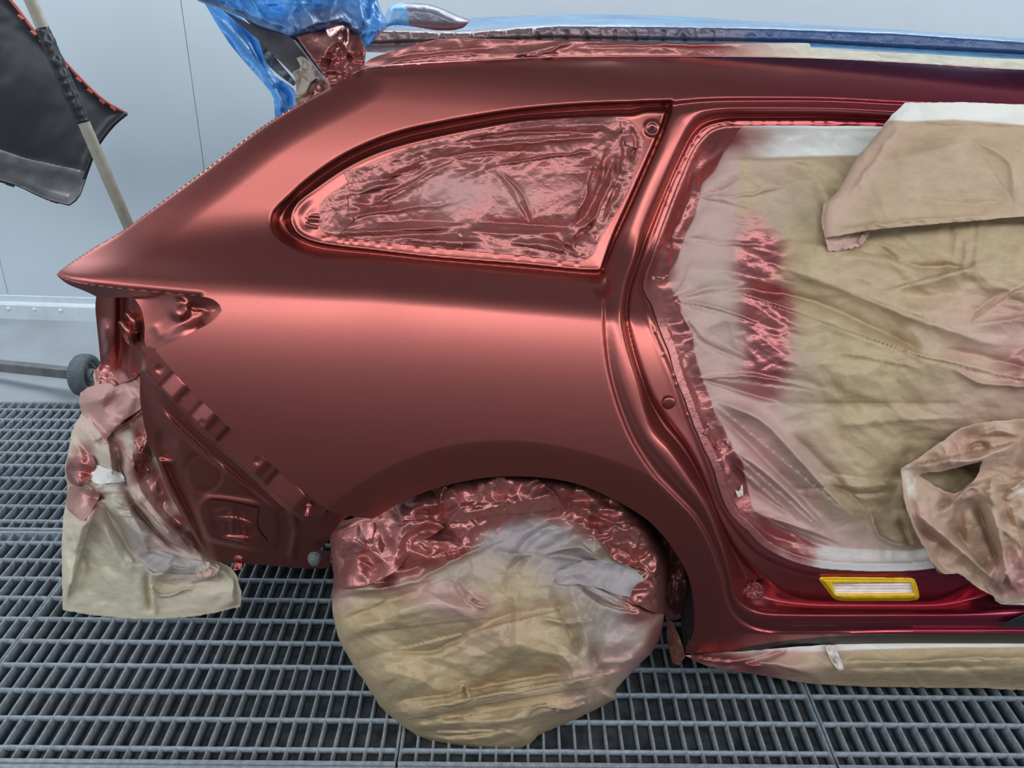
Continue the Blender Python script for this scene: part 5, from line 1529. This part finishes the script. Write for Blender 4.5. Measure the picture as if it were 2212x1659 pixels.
def strip(name, pts, r, Yd, mat, parent, off=0.0):
    bm = bmesh.new()
    tube_bm(bm, [at(x, y, Yd + off) for x, y in smooth(pts, 4, False)], r, 8)
    o = bm_obj(name, bm, mat, None, True)
    o.data.transform(Matrix.Translation(-Vector(parent.location)))
    o.parent = parent
    return o
strip('painted_edge', [(-120, -140), (22, 0), (76, 69), (116, 108), (174, 170), (224, 217), (273, 245)], .0055, HB + .02, M['paint_edge'], hung)
strip('wheel_arch_edge', [(273, 245), (246, 268), (217, 304), (203, 329), (188, 369), (170, 420), (161, 432), (148, 441)], .0065, HB + .005, M['plastic_dark'], hung)
strip('lower_edge', [(148, 441), (98, 427), (40, 400), (0, 387), (-260, 300)], .006, HB - .02, M['plastic_dark'], hung)
for i, (x, y) in enumerate([(8, 392), (22, 398), (108, 430), (118, 434)]):
    bm = box_bm(bmesh.new(), -.014, .014, -.004, .004, -.006, .006, .002)
    o = bm_obj('clip_tab', bm, M['plastic_dark'], hung)
    o.location = Vector(at(x, y, HB - .02)) - hloc
    o.rotation_euler = (0, math.radians(18), 0)
for i, t in enumerate(np.linspace(.12, .9, 9)):
    pp = smooth([(22, 0), (76, 69), (116, 108), (174, 170), (224, 217), (273, 245)], 6, False)
    q = pp[int(t * (len(pp) - 1))]
    bm = box_bm(bmesh.new(), -.010, .010, -.006, .006, -.004, .004, .0015)
    o = bm_obj('edge_tab', bm, M['paint_edge'], hung)
    o.location = Vector(at(q[0] - 3, q[1] + 3, HB + .012)) - hloc
    o.rotation_euler = (0, math.radians(45), 0)

# the pole of the paint stand
PY_ = 2.86
p_top, p_a, p_b, p_bot = (14, -120), (91, 60), (180, 264), (300, 540)
foot = Vector(at(*p_bot, PY_))
pole = empty('stand_pole', 'leaning wooden pole of a paint stand with black tape round its middle', 'pole', None, None, tuple(foot))
d_ = (Vector(at(*p_b, PY_)) - Vector(at(*p_bot, PY_))).normalized()
low = foot - d_ * ((foot.z - .02) / d_.z)
pole.location = low
bm = bmesh.new()
tube_bm(bm, [Vector((0, 0, 0)), Vector(at(*p_top, PY_)) - low], .0185, 16)
bm_obj('shaft', bm, M['wood'], pole, True)
a_, b_ = Vector(at(*p_a, PY_)) - low, Vector(at(*p_b, PY_)) - low
bm = bmesh.new()
n = 46
pts = [a_.lerp(b_, k / n) for k in range(n + 1)]
r_ = random.Random(4)
tube_bm(bm, pts, [.0212 + r_.uniform(-.0012, .0012) for _ in pts], 16)
for v in bm.verts:
    v.co += Vector((r_.uniform(-1, 1), r_.uniform(-1, 1), r_.uniform(-1, 1))) * .0006
bm_obj('tape_wrap', bm, M['blacktape'], pole, True)

# trolley of the stand: wheel and axle bar on the concrete edge
wc = Vector(at(184, 810, 3.27))
tro = empty('stand_trolley', 'steel bar of a stand trolley with one grey rubber wheel on the concrete', 'trolley', None, None, (wc.x, wc.y, .016))
R = wc.z - .016
ang = math.radians(-32)
def put(o, loc=(0, 0, R)):
    o.parent = tro
    o.location = loc
    o.rotation_euler = (0, math.radians(90), math.radians(-4))
    return o
bm = bmesh.new()
tyre = [(R * .66, -.024), (R * .74, -.032), (R * .88, -.034), (R * .97, -.026), (R, -.012), (R, .012), (R * .97, .026), (R * .88, .034), (R * .74, .032), (R * .66, .024), (R * .66, -.024)]
lathe_bm(bm, tyre, 48)
ty = put(bm_obj('tyre', bm, M['rubber'], None, True))
# tread: small diamond lugs round the rim
bm = bmesh.new()
for k in range(40):
    for j, w_ in enumerate((-.013, 0, .013)):
        a = 2 * math.pi * (k + .5 * (j % 2)) / 40
        c_ = Vector((math.cos(a) * R, math.sin(a) * R, w_))
        tx = Vector((-math.sin(a), math.cos(a), 0))
        q = [c_ + tx * .0055, c_ + Vector((0, 0, .0055)), c_ - tx * .0055, c_ - Vector((0, 0, .0055))]
        top = bm.verts.new(c_ + Vector((math.cos(a), math.sin(a), 0)) * .0016)
        vs = [bm.verts.new(p) for p in q]
        for i in range(4):
            bm.faces.new((vs[i], vs[(i + 1) % 4], top))
put(bm_obj('tread', bm, M['rubber'], None))
bm = bmesh.new()
lathe_bm(bm, [(0, .030), (.012, .030), (.016, .034), (.026, .034), (.028, .028), (.028, -.028), (0, -.03)], 24)
put(bm_obj('hub', bm, M['hub'], None, True))
bm = bmesh.new()
lathe_bm(bm, [(R * .55, -.018), (R * .67, -.022), (R * .67, .022), (R * .55, .018), (R * .55, -.018)], 40)
put(bm_obj('rim', bm, M['hub'], None, True))
sp_me = None
for k in range(5):
    bm = box_bm(bmesh.new(), .02, R * .58, -.012, .012, -.010, .010, .003)
    bm.transform(Matrix.Rotation(2 * math.pi * k / 5 + .3, 4, 'Z'))
    put(bm_obj('spoke', bm, M['hub'], None))
bm = bmesh.new()
lathe_bm(bm, [(0, .046), (.007, .046), (.009, .043), (.009, .034), (0, .034)], 8)
put(bm_obj('axle_nut', bm, M['bolt'], None))
e1 = Vector(at(158, 806, 3.28))
e0 = Vector(at(0, 790, 3.40))
e0 = e1 + (e0 - e1) * 2.5
bm = bmesh.new()
dirv = (e1 - e0)
Lb = dirv.length
box_bm(bm, 0, Lb, -.02, .02, -.02, .02, .003)
o = bm_obj('axle_bar', bm, M['steel'], tro)
o.location = e0 - Vector(tro.location)
o.rotation_euler = (0, -math.asin(dirv.z / Lb), math.atan2(dirv.y, dirv.x))
